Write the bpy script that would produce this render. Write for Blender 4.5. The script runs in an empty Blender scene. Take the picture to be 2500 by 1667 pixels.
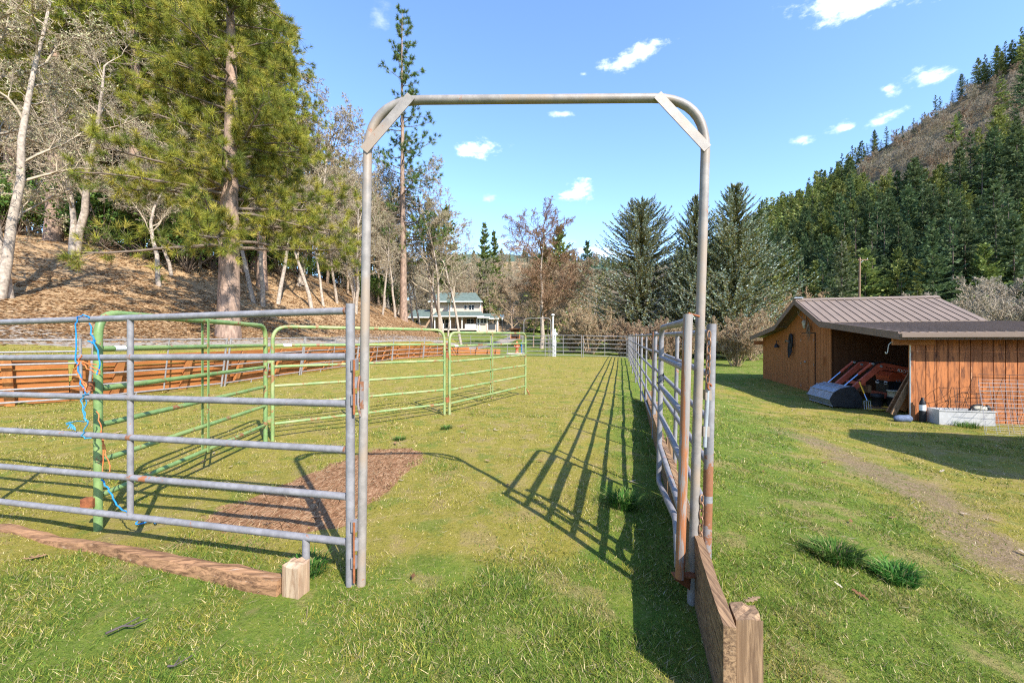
import bpy, math, random
import numpy as np
from mathutils import Vector, Matrix
R = math.radians
SC = bpy.context.scene
COL = SC.collection
SKYTINT = (.95, 1.09, 1.36, 1)
H, F = 1.35, 1000.0            # eye height, focal length in photo pixels
RNG = np.random.default_rng(7)
random.seed(7)

# ------------------------------------------------------------------ helpers
def W(px, py, Y):
    return Vector(((px - 1250) / F * Y, Y, H - (py - 833) / F * Y))

def ss(a, b, x):
    t = np.clip((np.asarray(x, float) - a) / (b - a), 0, 1)
    return t * t * (3 - 2 * t)

def hsh(i, j, s):
    n = (i * 374761393 + j * 668265263 + s * 974711) & 0x7fffffff
    n = ((n ^ (n >> 13)) * 1274126177) & 0x7fffffff
    return ((n ^ (n >> 16)) & 0xffff) / 65535.0

def vn(x, y, s=0):
    x = np.asarray(x, float); y = np.asarray(y, float)
    i = np.floor(x).astype(np.int64); j = np.floor(y).astype(np.int64)
    fx = x - i; fy = y - j
    fx = fx * fx * (3 - 2 * fx); fy = fy * fy * (3 - 2 * fy)
    a = hsh(i, j, s); b = hsh(i + 1, j, s); c = hsh(i, j + 1, s); d = hsh(i + 1, j + 1, s)
    return (a * (1 - fx) + b * fx) * (1 - fy) + (c * (1 - fx) + d * fx) * fy

def fbm(x, y, s=0, o=3):
    v = 0; a = 1; t = 0
    for k in range(o):
        v = v + a * vn(np.asarray(x) * 2 ** k, np.asarray(y) * 2 ** k, s + k); t += a; a *= .5
    return v / t

LY = [-10, 0, 4, 6.5, 7.9, 9, 11.7, 15, 19.2, 24.7, 27, 32, 36, 48, 60, 70, 88, 120, 300]
LX = [-24, -17, -13.5, -12, -10.3, -9.7, -8.7, -8.2, -7.75, -7.5, -6.3, -5.2, -4.2, -4.5, -9, -15, -27, -35, -60]

def hill_d(x, y):
    return np.interp(y, LY, LX) - x

def G(x, y):
    x = np.asarray(x, float); y = np.asarray(y, float)
    d = hill_d(x, y)
    z = 0.26 * ss(3, 28, y)
    dr = x - (0.98 + .27 * (y - 2.25))
    z = z - 0.52 * ss(-2, 5, dr) * (1 - ss(25, 60, y))
    w = .3 + 3 * ss(28, 40, y)
    z = z + .95 * ss(0, 1, (d - .42 * (1 - ss(34, 44, y))) / w) + .3 * ss(.5, 3.5, d)
    s = np.interp(y, [8, 13, 25, 36, 60, 90], [.27, .30, .42, .52, .5, .35])
    e = np.maximum(d - 3.2, 0)
    e = e * e / (e + .8)
    z = z + s * np.minimum(e, 13) + .13 * np.maximum(e - 13, 0)
    z = z + 3.0 * ss(34, 90, y) * (1 - .85 * ss(2, 25, x))
    bh = .33 * np.clip(y - 100, 0, 130) * (1 - ss(10, 70, x)) * (1 - .6 * ss(-20, -60, x))
    z = z + bh
    amp = .03 + .02 * ss(5, 30, y) + .25 * ss(4, 12, d)
    z = z + amp * (fbm(x * .8, y * .8, 3) - .5) + .025 * (vn(x * 2.3, y * 2.3, 9) - .5)
    return z

def g(x, y):
    return float(G(x, y))

def hit(px, py, y0=3.5, y1=160):
    ys = np.concatenate([np.arange(y0, 40, .05), np.arange(40, y1, .2)])
    xs = (px - 1250) / F * ys
    zr = H - (py - 833) / F * ys
    below = np.nonzero(G(xs, ys) > zr)[0]
    k = below[0] if len(below) else len(ys) - 1
    return Vector((xs[k], ys[k], float(G(xs[k], ys[k]))))

def np_mesh(name, V, faces, smooth=False, cols=None, mats=None):
    """V Nx3; faces list of (array MxK)"""
    me = bpy.data.meshes.new(name)
    V = np.asarray(V, np.float32)
    me.vertices.add(len(V)); me.vertices.foreach_set('co', V.ravel())
    faces = [np.asarray(f, np.int32) for f in faces if len(f)]
    idx = np.concatenate([f.ravel() for f in faces])
    tot = np.concatenate([np.full(len(f), f.shape[1], np.int32) for f in faces])
    st = np.concatenate([[0], np.cumsum(tot)[:-1]]).astype(np.int32)
    me.loops.add(len(idx)); me.loops.foreach_set('vertex_index', idx)
    me.polygons.add(len(tot)); me.polygons.foreach_set('loop_start', st)
    me.polygons.foreach_set('loop_total', tot)
    if smooth:
        me.polygons.foreach_set('use_smooth', np.ones(len(tot), bool))
    if mats is not None:
        me.polygons.foreach_set('material_index', np.asarray(mats, np.int32))
    if cols is not None:
        a = me.attributes.new('Col', 'FLOAT_COLOR', 'POINT')
        c = np.ones((len(V), 4), np.float32); c[:, :3] = cols
        a.data.foreach_set('color', c.ravel())
    me.update(calc_edges=True)
    return me

class MB:
    def __init__(s):
        s.v = []; s.f = []; s.sm = []
    def add(s, vs, fs, smooth=False):
        o = len(s.v); s.v += [tuple(v) for v in vs]
        s.f += [tuple(i + o for i in f) for f in fs]; s.sm += [smooth] * len(fs)
        return s
    def obox(s, O, ax, a, b, c, bev=0):
        O = Vector(O); A, B, C = [Vector(t) for t in ax]
        vs = [O + A * x + B * y + C * z for z in c for y in b for x in a]
        s.add(vs, [(0, 2, 3, 1), (4, 5, 7, 6), (0, 1, 5, 4), (2, 6, 7, 3), (0, 4, 6, 2), (1, 3, 7, 5)])
        return s
    def box(s, c, size, rz=0, M=None):
        m = M or Matrix.Rotation(rz, 3, 'Z')
        ax = [m @ Vector(e) for e in ((1, 0, 0), (0, 1, 0), (0, 0, 1))]
        h = [t / 2 for t in size]
        return s.obox(c, ax, (-h[0], h[0]), (-h[1], h[1]), (-h[2], h[2]))
    def tube(s, pts, r, k=10, caps=True, closed=False):
        pts = [Vector(p) for p in pts]; n = len(pts)
        rs = r if isinstance(r, (list, tuple)) else [r] * n
        T = []
        for i in range(n):
            if closed:
                a = pts[(i + 1) % n] - pts[i - 1]
            else:
                a = pts[min(i + 1, n - 1)] - pts[max(i - 1, 0)]
            T.append(a.normalized() if a.length > 1e-9 else Vector((0, 0, 1)))
        up = Vector((0, 0, 1)) if abs(T[0].z) < .9 else Vector((1, 0, 0))
        N = T[0].cross(up).normalized()
        vs = []
        for i in range(n):
            N = (N - T[i] * N.dot(T[i])).normalized(); B = T[i].cross(N)
            for j in range(k):
                an = 2 * math.pi * j / k
                vs.append(pts[i] + (N * math.cos(an) + B * math.sin(an)) * rs[i])
        fs = []
        for i in range(n if closed else n - 1):
            a = i * k; b = ((i + 1) % n) * k
            for j in range(k):
                fs.append((a + j, a + (j + 1) % k, b + (j + 1) % k, b + j))
        o = len(s.v); s.add(vs, fs, True)
        if caps and not closed:
            s.add(vs[:k], [tuple(range(k))[::-1]]); s.add(vs[-k:], [tuple(range(k))])
        return s
    def lathe(s, c, prof, k=20, M=None):
        c = Vector(c); vs = []; fs = []
        for r, z in prof:
            for j in range(k):
                a = 2 * math.pi * j / k
                p = Vector((r * math.cos(a), r * math.sin(a), z))
                vs.append(c + (M @ p if M else p))
        for i in range(len(prof) - 1):
            for j in range(k):
                fs.append((i * k + j, i * k + (j + 1) % k, (i + 1) * k + (j + 1) % k, (i + 1) * k + j))
        s.add(vs, fs, True)
        s.add(vs[:k], [tuple(range(k))[::-1]]); return s.add(vs[-k:], [tuple(range(k))])
    def prism(s, poly, ext):
        """poly: list of Vectors, extruded by vector ext"""
        n = len(poly); e = Vector(ext)
        vs = [Vector(p) for p in poly] + [Vector(p) + e for p in poly]
        fs = [tuple(range(n))[::-1], tuple(range(n, 2 * n))] + [(i, (i + 1) % n, n + (i + 1) % n, n + i) for i in range(n)]
        return s.add(vs, fs)
    def mesh(s, name):
        me = bpy.data.meshes.new(name); me.from_pydata(s.v, [], s.f)
        me.polygons.foreach_set('use_smooth', s.sm); me.update()
        return me

def fillet(pts, rad, n=6):
    pts = [Vector(p) for p in pts]; out = [pts[0]]
    for i in range(1, len(pts) - 1):
        a, b, c = pts[i - 1], pts[i], pts[i + 1]
        r = rad[i] if isinstance(rad, dict) and i in rad else (0 if isinstance(rad, dict) else rad)
        if r <= 0:
            out.append(b); continue
        p = b + (a - b).normalized() * r; q = b + (c - b).normalized() * r
        for k in range(n + 1):
            t = k / n
            out.append(p * (1 - t) ** 2 + b * 2 * t * (1 - t) + q * t * t)
    out.append(pts[-1]); return out

def tag(o, label=None, cat=None, group=None, kind=None):
    if label: o['label'] = label
    if cat: o['category'] = cat
    if group: o['group'] = group
    if kind: o['kind'] = kind
    return o

def thing(name, label, cat, loc=(0, 0, 0), group=None, rz=0):
    o = bpy.data.objects.new(name, None); COL.objects.link(o)
    o.location = loc; o.rotation_euler = (0, 0, rz); o.empty_display_size = .1
    return tag(o, label, cat, group)

def part(name, me, mat, parent=None, label=None):
    if isinstance(me, MB): me = me.mesh(name)
    o = bpy.data.objects.new(name, me); COL.objects.link(o)
    for m in (mat if isinstance(mat, (list, tuple)) else [mat]):
        me.materials.append(m)
    if parent:
        o.parent = parent
        if parent.type == 'EMPTY': o.location = -parent.location
    if label: o['label'] = label
    return o

def single(name, me, mat, label, cat, group=None, kind=None):
    return tag(part(name, me, mat), label, cat, group, kind)

def copy_tree(o, loc, rz=0, sc=1, label=None, group=None):
    r = o.copy(); COL.objects.link(r)
    r.location = loc; r.rotation_euler = (0, 0, rz)
    r.scale = (sc, sc, sc) if not isinstance(sc, (tuple, list)) else sc
    if label: r['label'] = label
    if group: r['group'] = group
    elif 'group' in r: del r['group']
    for ch in list(o.children):
        c = ch.copy(); COL.objects.link(c); c.parent = r
        for gg in ch.children:
            q = gg.copy(); COL.objects.link(q); q.parent = c
    return r

# ------------------------------------------------------------------ materials
class NT:
    def __init__(s, name):
        s.m = bpy.data.materials.new(name); s.m.use_nodes = True
        s.t = s.m.node_tree; s.n = s.t.nodes; s.b = s.n['Principled BSDF']
        s.b.inputs['Specular IOR Level'].default_value = .25
    def node(s, ty, **kw):
        n = s.n.new(ty)
        for k, v in kw.items():
            if k in n.inputs: n.inputs[k].default_value = v
            else: setattr(n, k, v)
        return n
    def L(s, a, b): s.t.links.new(a, b)
    def pos(s, scale=(1, 1, 1), obj=False):
        src = s.node('ShaderNodeTexCoord').outputs['Object'] if obj else s.node('ShaderNodeNewGeometry').outputs['Position']
        m = s.node('ShaderNodeMapping'); m.inputs['Scale'].default_value = scale
        s.L(src, m.inputs['Vector']); return m.outputs[0]
    def noise(s, vec, scale, detail=4, rough=.6, dist=0):
        n = s.node('ShaderNodeTexNoise', Scale=scale, Detail=detail, Roughness=rough, Distortion=dist)
        s.L(vec, n.inputs['Vector']); return n.outputs['Fac']
    def ramp(s, fac, stops):
        n = s.node('ShaderNodeValToRGB'); e = n.color_ramp.elements
        while len(e) < len(stops): e.new(.5)
        for q, (p, c) in zip(e, stops):
            q.position = p; q.color = (*c, 1) if len(c) == 3 else c
        s.L(fac, n.inputs[0]); return n.outputs[0]
    def mr(s, fac, a, b):
        n = s.node('ShaderNodeMapRange'); n.interpolation_type = 'SMOOTHSTEP'
        n.inputs[1].default_value = a; n.inputs[2].default_value = b
        s.L(fac, n.inputs[0]); return n.outputs[0]
    def mix(s, fac, a, b, mode='MIX'):
        n = s.node('ShaderNodeMix'); n.data_type = 'RGBA'; n.blend_type = mode
        for sock, v in ((n.inputs[0], fac), (n.inputs[6], a), (n.inputs[7], b)):
            if isinstance(v, (int, float)): sock.default_value = v
            elif isinstance(v, tuple): sock.default_value = (*v, 1)
            else: s.L(v, sock)
        return n.outputs[2]
    def math(s, op, a, b=0.0):
        n = s.node('ShaderNodeMath'); n.operation = op
        for sock, v in ((n.inputs[0], a), (n.inputs[1], b)):
            if isinstance(v, (int, float)): sock.default_value = v
            else: s.L(v, sock)
        return n.outputs[0]
    def attr(s, name):
        n = s.node('ShaderNodeAttribute'); n.attribute_name = name; return n
    def bump(s, fac, strength=.3, dist=.01):
        n = s.node('ShaderNodeBump', Strength=strength, Distance=dist)
        s.L(fac, n.inputs['Height']); s.L(n.outputs[0], s.b.inputs['Normal'])
    def col(s, c): s.L(c, s.b.inputs['Base Color']) if not isinstance(c, tuple) else setattr(s.b.inputs['Base Color'], 'default_value', (*c, 1))
    def rough(s, v): s.b.inputs['Roughness'].default_value = v

def flat(name, c, rough=.6, var=.25, scale=6, metal=0, bump=0, stretch=(1, 1, 1)):
    t = NT(name); p = t.pos(stretch)
    f = t.noise(p, scale, 5, .65)
    lo = tuple(x * (1 - var) for x in c); hi = tuple(min(1, x * (1 + var)) for x in c)
    t.col(t.ramp(f, [(.3, lo), (.7, hi)])); t.rough(rough)
    t.b.inputs['Metallic'].default_value = metal
    if bump: t.bump(f, bump, .01)
    return t.m

def pipe_mat(name, c, rust=.62, c2=None, rustc=(.20, .075, .033), rscale=16, rough=.5, stretch=(1, 1, 1)):
    t = NT(name); p = t.pos(stretch)
    n1 = t.noise(p, 14, 5, .7); n2 = t.noise(p, 3, 3, .6)
    base = t.mix(t.mr(n1, .35, .7), tuple(x * .74 for x in c), tuple(min(1, x * 1.08) for x in c))
    if c2: base = t.mix(t.mr(n2, .45, .65), base, c2)
    nr = t.noise(p, rscale, 8, .75); nr2 = t.noise(p, 5.2, 2, .5)
    k = t.math('ADD', t.math('MULTIPLY', nr, .7), t.math('MULTIPLY', nr2, .45))
    m = t.mr(k, rust, rust + .035)
    rc = t.mix(t.noise(p, 40, 4, .7), rustc, tuple(x * 1.9 for x in rustc))
    t.col(t.mix(m, base, rc)); t.rough(rough)
    t.bump(t.noise(p, 120, 4, .6), .12, .004)
    t.b.inputs['Specular IOR Level'].default_value = .45
    return t.m

def wood_mat(name, c, dark, stretch=(1, 1, .06), scale=14, amt=(.38, .62), rough=.75, grain=1.0, pale=None):
    t = NT(name); p = t.pos(stretch)
    f = t.noise(p, scale, 8, .72, .6)
    f2 = t.noise(t.pos(tuple(x * .5 + .12 for x in stretch)), 3.2, 5, .65)
    k = t.mix(t.mr(f, *amt), dark, c)
    k = t.mix(t.mr(f2, .40, .68), k, tuple(a * .45 + b * .55 for a, b in zip(c, dark)))
    if pale: k = t.mix(t.mr(t.noise(p, scale * .6, 6, .8), .60, .72), k, pale)
    t.col(k); t.rough(rough); t.bump(f, .35 * grain, .006)
    return t.m

M = {}
M['grey'] = pipe_mat('grey_paint', (.225, .212, .215), .688)
M['greyfar'] = pipe_mat('grey_pipe', (.255, .235, .225), .72)
M['tan'] = pipe_mat('tan_grey_paint', (.26, .228, .20), .70, (.27, .205, .15))
M['rustpipe'] = pipe_mat('rusty_pipe', (.27, .235, .21), .545, None, (.20, .075, .03), 9, stretch=(2.2, 2.2, .16))
M['rustpatch'] = pipe_mat('rust_patch', (.25, .22, .21), .52, None, (.15, .062, .03), 14)
M['rust'] = flat('rust', (.22, .075, .03), .8, .5, 30)
M['green'] = pipe_mat('green_paint', (.165, .265, .088), .64, (.20, .27, .09), (.15, .065, .028), 14)
M['green2'] = pipe_mat('pale_green_paint', (.20, .29, .10), .625, (.27, .30, .125), (.17, .08, .032), 14)
M['chain'] = flat('rusty_chain', (.25, .14, .08), .55, .5, 60, .5)
M['white'] = flat('white_paint', (.75, .75, .73), .5, .1)
M['sticker'] = flat('white_sticker', (.7, .7, .68), .4, .1)
M['blue'] = flat('blue_twine', (.012, .19, .52), .6, .35, 60)
M['cyan'] = flat('pale_blue_twine', (.04, .24, .40), .6, .3, 60)
M['orange'] = flat('orange_twine', (.55, .15, .045), .6, .3, 60)
M['black'] = flat('black_plastic', (.02, .02, .022), .5, .3)
M['oldwood'] = wood_mat('weathered_wood', (.37, .20, .10), (.10, .05, .025), (.05, 1, 1), 42, pale=(.42, .34, .26))
M['oldwoodz'] = wood_mat('weathered_wood_upright', (.37, .235, .13), (.09, .05, .028), (1, 1, .05), 60, pale=(.45, .38, .3))
M['boardy'] = wood_mat('weathered_board', (.33, .20, .105), (.09, .05, .028), (1, .06, 1), 60, pale=(.38, .3, .22))
M['stump'] = wood_mat('cut_wood', (.44, .32, .21), (.24, .14, .08), (1, 1, .12), 22)
M['stain'] = wood_mat('orange_stained_planks', (.44, .17, .05), (.27, .09, .025), (.3, .12, 1.4), 8, pale=(.50, .23, .09))
M['stain2'] = wood_mat('orange_stained_post', (.46, .19, .06), (.30, .11, .035), (1, 1, .1), 12)
M['siding'] = wood_mat('stained_siding', (.46, .165, .055), (.14, .052, .024), (1, 1, .16), 15, (.36, .58), pale=(.52, .27, .14))
M['siding2'] = wood_mat('shed_siding', (.48, .19, .065), (.33, .12, .04), (1, 1, .05), 12)
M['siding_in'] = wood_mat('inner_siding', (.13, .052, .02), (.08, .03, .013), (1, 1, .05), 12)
M['trimwood'] = wood_mat('beam_wood', (.48, .2, .07), (.30, .11, .04), (.2, .2, 1), 12)
M['rooftop'] = flat('brown_roof_metal', (.19, .14, .105), .55, .12, 2, .05)
M['fascia'] = flat('brown_fascia', (.19, .135, .105), .55, .12, 3)
M['galv'] = flat('galvanised', (.34, .36, .38), .5, .2, 9, .4)
M['bucketm'] = flat('scuffed_steel', (.30, .33, .38), .5, .4, 5, .45, stretch=(1, 6, 1))
M['tractor'] = flat('tractor_orange', (.42, .075, .03), .45, .15)
M['loader'] = flat('loader_red', (.42, .085, .045), .5, .25)
M['steel'] = flat('bright_rod', (.30, .42, .62), .25, .1, 6, .8)
M['yellow'] = flat('yellow_paint', (.65, .36, .03), .5, .2)
M['glass'] = flat('dark_glass', (.02, .025, .03), .08, .1)
M['hosey'] = flat('yellow_hose', (.6, .42, .06), .5, .2)
M['hoser'] = flat('red_hose', (.45, .03, .02), .5, .2)
M['hoseg'] = flat('green_hose', (.02, .38, .2), .5, .2)
M['tank'] = flat('grey_trough', (.40, .40, .40), .5, .12, 8)
M['bag'] = flat('blue_grey_bag', (.09, .12, .19), .7, .4, 30)
M['bone'] = flat('bone', (.45, .42, .33), .7, .3, 12)
M['bluespr'] = None
# ------------------------------------------------------------------ ground
def axis(lo, d0, d1, hi, step, grow):
    a = list(np.arange(d0, d1, step)); s = step; x = a[-1]
    while x < hi:
        s *= grow; x += s; a.append(x)
    s = step; x = d0
    while x > lo:
        s *= grow; x -= s; a.insert(0, x)
    return np.array(a)
gx = axis(-900, -5, 6, 1500, .11, 1.045)
gy = axis(-200, .5, 9, 1800, .11, 1.035)
XX, YY = np.meshgrid(gx, gy)
ZZ = G(XX, YY)
nx, ny = len(gx), len(gy)
ii = np.arange(nx * ny).reshape(ny, nx)
quads = np.stack([ii[:-1, :-1], ii[:-1, 1:], ii[1:, 1:], ii[1:, :-1]], -1).reshape(-1, 4)
gme = np_mesh('ground', np.stack([XX, YY, ZZ], -1).reshape(-1, 3), [quads], True)

TRX = [[0, 3.2, 4.6, 6.2, 7.3, 9, 14], [3.2, 4.0, 4.75, 5.1, 5.2, 5.3, 6.2]]
ROAD = [(-24, 4), (-16.5, 9.2), (-12.2, 11.5), (-10.9, 15), (-10.3, 20), (-9.7, 26), (-8.3, 33), (-5.5, 42), (-1.5, 55), (1, 68), (-3, 80), (-9, 86)]
PATCH = [(-2.45, 3.12), (-2.2, 3.6), (-2.0, 4.5), (-1.75, 5.1), (-1.3, 5.2), (-1.02, 4.85), (-1.1, 4.2), (-1.1, 3.5), (-1.2, 2.98), (-1.6, 2.85), (-2.1, 2.95)]

def seg_dist(x, y, pts):
    best = np.full(np.shape(x), 1e9)
    for (ax, ay), (bx, by) in zip(pts[:-1], pts[1:]):
        dx, dy = bx - ax, by - ay
        t = np.clip(((x - ax) * dx + (y - ay) * dy) / (dx * dx + dy * dy), 0, 1)
        best = np.minimum(best, np.hypot(x - ax - t * dx, y - ay - t * dy))
    return best

def in_poly(x, y, P):
    r = np.zeros(np.shape(x), bool); n = len(P)
    for i in range(n):
        (x1, y1), (x2, y2) = P[i], P[(i + 1) % n]
        c = ((y1 > y) != (y2 > y)) & (x < (x2 - x1) * (y - y1) / (y2 - y1 + 1e-12) + x1)
        r ^= c
    return r

def masks(x, y):
    d = hill_d(x, y)
    leaf = ss(2.6, 4.6, d + 1.6 * (fbm(x * .6, y * .6, 21) - .5)) * ss(6, 9, y)
    leaf = np.maximum(leaf, ss(92, 100, y) * .8)
    road = 1 - ss(.9, 1.5, seg_dist(x, y, ROAD))
    tx = np.interp(y, *TRX)
    dirt = (1 - ss(.05, .85, np.abs(x - tx) + .7 * (fbm(x * 1.3, y * 1.3, 5) - .5))) * (1 - ss(6.8, 9.5, y))
    dirt = np.maximum(dirt, .6 * (1 - ss(.1, .45, np.abs(x - tx - 1.7))) * (1 - ss(5, 8, y)))
    din = in_poly(x, y, PATCH)
    pd = seg_dist(x, y, PATCH + [PATCH[0]]) + .22 * (fbm(x * 3, y * 3, 61) - .5)
    patch = np.where(din, ss(-.12, .12, pd), 1 - ss(-.12, .12, pd))
    fl = .98 + .27 * (y - 2.25)
    pen = ss(2.0, 3.0, y) * (1 - ss(-.9, -.2, x - fl))
    right = ss(1.6, 3.2, x - fl)
    dry = np.clip(1.0 * pen * (1 - .6 * ss(28, 30, y)) + .6 * right * (1 - ss(14, 22, y)), 0, 1)
    dry = dry * (1 - ss(29, 31, y))
    dry = np.maximum(dry, .55 * ss(.2, 1.5, d) * (1 - leaf))
    return dict(m_leaf=leaf, m_road=road, m_dirt=dirt, m_patch=patch, m_dry=dry)

for k, v in masks(XX.ravel(), YY.ravel()).items():
    a = gme.attributes.new(k, 'FLOAT', 'POINT'); a.data.foreach_set('value', v.astype(np.float32))

t = NT('ground_cover'); p = t.pos()
nA = t.noise(p, .9, 6, .65); nB = t.noise(p, 5, 6, .7); nC = t.noise(p, 38, 6, .75); nD = t.noise(p, 150, 3, .7); nE = t.noise(p, 2.4, 4, .6)
gr = t.ramp(nB, [(.25, (.066, .105, .014)), (.5, (.12, .165, .022)), (.75, (.19, .205, .032))])
dryc = t.ramp(nB, [(.25, (.155, .142, .022)), (.5, (.245, .205, .036)), (.72, (.31, .225, .08))])
dm = t.math('ADD', t.attr('m_dry').outputs['Fac'], t.math('MULTIPLY', t.math('SUBTRACT', nA, .5), 2.2))
base = t.mix(t.mr(dm, .2, .75), gr, dryc)
base = t.mix(t.math('MULTIPLY', t.mr(nE, .53, .64), .6), base, t.mix(nC, (.20, .13, .055), (.36, .27, .12)))
base = t.mix(t.math('MULTIPLY', t.mr(nE, .46, .36), .55), base, (.085, .15, .02))
base = t.mix(t.math('MULTIPLY', t.mr(nC, .5, .72), .65), base, (.28, .235, .10))
base = t.mix(t.math('MULTIPLY', t.mr(nC, .47, .3), .7), base, (.035, .06, .01))
dirtc = t.mix(t.mr(nC, .35, .65), (.11, .075, .04), (.29, .205, .125))
dk = t.math('ADD', t.attr('m_dirt').outputs['Fac'], t.math('ADD', t.math('MULTIPLY', t.math('SUBTRACT', nC, .5), 1.6), t.math('MULTIPLY', t.math('SUBTRACT', nB, .5), 1.2)))
base = t.mix(t.mr(dk, .45, 1.2), base, dirtc)
leafc = t.mix(t.mr(nC, .35, .68), (.25, .155, .08), (.46, .32, .18))
leafc = t.mix(t.mr(nD, .58, .70), leafc, (.48, .30, .16))
leafc = t.mix(t.mr(nB, .62, .75), leafc, (.14, .13, .03))
lk = t.math('ADD', t.attr('m_leaf').outputs['Fac'], t.math('MULTIPLY', t.math('SUBTRACT', nB, .5), 1.2))
base = t.mix(t.mr(lk, .3, .7), base, leafc)
base = t.mix(t.mr(t.math('ADD', t.attr('m_road').outputs['Fac'], t.math('MULTIPLY', t.math('SUBTRACT', nB, .5), .8)), .4, .7), base, t.mix(nC, (.22, .185, .145), (.36, .31, .26)))
pn = t.noise(t.pos((1, .25, 1)), 30, 7, .75, 1.5)
patchc = t.ramp(pn, [(.3, (.085, .036, .014)), (.5, (.27, .135, .065)), (.66, (.52, .32, .18))])
pk = t.math('ADD', t.attr('m_patch').outputs['Fac'], t.math('MULTIPLY', t.math('SUBTRACT', nB, .5), .7))
base = t.mix(t.mr(pk, .38, .62), base, patchc)
t.col(base); t.rough(.95); t.b.inputs['Specular IOR Level'].default_value = .1
t.bump(t.math('ADD', t.math('MULTIPLY', nC, .7), t.math('MULTIPLY', nD, .4)), .8, .03)
single('ground', gme, t.m, None, None, kind='structure')

# ------------------------------------------------------------------ grass blades
def leafy_mat(name, trans=.35, rough=.7, attrib=True, c=None, var=.12):
    t = NT(name)
    a = t.attr('Col').outputs['Color'] if attrib else None
    if not attrib:
        a = t.mix(1.0, (1, 1, 1), c, 'MULTIPLY')
    oi = t.node('ShaderNodeObjectInfo')
    hv = t.node('ShaderNodeHueSaturation')
    t.L(a, hv.inputs['Color'])
    v = t.math('ADD', t.math('MULTIPLY', oi.outputs['Random'], var * 2), 1 - var)
    t.L(v, hv.inputs['Value'])
    hh = t.math('ADD', t.math('MULTIPLY', oi.outputs['Random'], .03), .485)
    t.L(hh, hv.inputs['Hue'])
    t.col(hv.outputs[0]); t.rough(rough)
    t.b.inputs['Specular IOR Level'].default_value = .15
    tr = t.node('ShaderNodeBsdfTranslucent'); t.L(hv.outputs[0], tr.inputs['Color'])
    mx = t.node('ShaderNodeMixShader', Fac=trans)
    t.L(t.b.outputs[0], mx.inputs[1]); t.L(tr.outputs[0], mx.inputs[2])
    t.L(mx.outputs[0], t.n['Material Output'].inputs['Surface'])
    return t.m
M['grass'] = leafy_mat('grass_blades')

PV = (.72, 1.28)
def pal(n, cols, w=None):
    c = np.array(cols); k = RNG.choice(len(c), n, p=w)
    return c[k] * RNG.uniform(*PV, (n, 1))

def blades(n, y0, y1, hmin, hmax, wd):
    yy = np.sqrt(RNG.uniform(y0 * y0, y1 * y1, n)); xx = RNG.uniform(-1.36, 1.36, n) * yy + RNG.uniform(-.3, .3, n)
    mk = masks(xx, yy)
    bald = np.maximum.reduce([mk['m_dirt'] * .80, mk['m_patch'], mk['m_leaf'] * .85, mk['m_road']])
    clump = np.clip((fbm(xx * 3.2, yy * 3.2, 31) - .5) * 1.9 + .5, 0, 1)
    dry = np.clip(mk['m_dry'] + 2.8 * (fbm(xx * 1.5, yy * 1.5, 41) - .5), 0, 1)
    keep = (RNG.random(n) > bald) & (RNG.random(n) < np.clip((.30 + 1.3 * clump) * (1 - .4 * dry), 0.06, 1))
    s_, v_ = (xx - 9.28) * .24 + (yy - 9.5) * .97, (xx - 9.28) * .97 - (yy - 9.5) * .24
    keep &= ~((s_ > -.02) & (v_ > -.05) & (s_ < 10) & (v_ < 5))
    xx, yy, clump, dry = xx[keep], yy[keep], clump[keep], dry[keep]
    n = len(xx); zz = G(xx, yy)
    h = RNG.uniform(hmin, hmax, n) * (.6 + .9 * clump) * (1 - .35 * dry)
    an = RNG.uniform(0, 6.283, n); ln = RNG.uniform(.3, 1.9, n) * h; la = RNG.uniform(0, 6.283, n)
    P = np.stack([xx, yy, zz - .004], -1)
    wv = np.stack([np.cos(an), np.sin(an), 0 * an], -1) * (wd * RNG.uniform(.6, 1.4, n))[:, None]
    tip = P + np.stack([np.cos(la) * ln, np.sin(la) * ln, h], -1)
    V = np.stack([P - wv, P + wv, tip], 1).reshape(-1, 3)
    gcol = pal(n, [(.068, .122, .016), (.12, .175, .024), (.185, .205, .032), (.26, .235, .045), (.42, .33, .17)], [.24, .28, .22, .13, .13])
    dcol = pal(n, [(.235, .215, .032), (.30, .245, .045), (.43, .33, .16), (.14, .155, .024)], [.30, .28, .27, .15])
    pick = RNG.random(n) < dry
    c = np.where(pick[:, None], dcol, gcol)
    return V, np.repeat(c, 3, 0)
PV = (.55, 1.6)
parts_ = [blades(125000, 1.25, 2.6, .009, .03, .0022), blades(150000, 2.6, 5, .009, .032, .0033),
          blades(130000, 5, 10, .011, .036, .006), blades(80000, 10, 28, .014, .04, .013)]
V = np.concatenate([a for a, _ in parts_]); Cc = np.concatenate([b for _, b in parts_])
PV = (.72, 1.28)
single('grass', np_mesh('grass', V, [np.arange(len(V)).reshape(-1, 3)], cols=Cc), M['grass'], None, None, kind='stuff')

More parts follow.
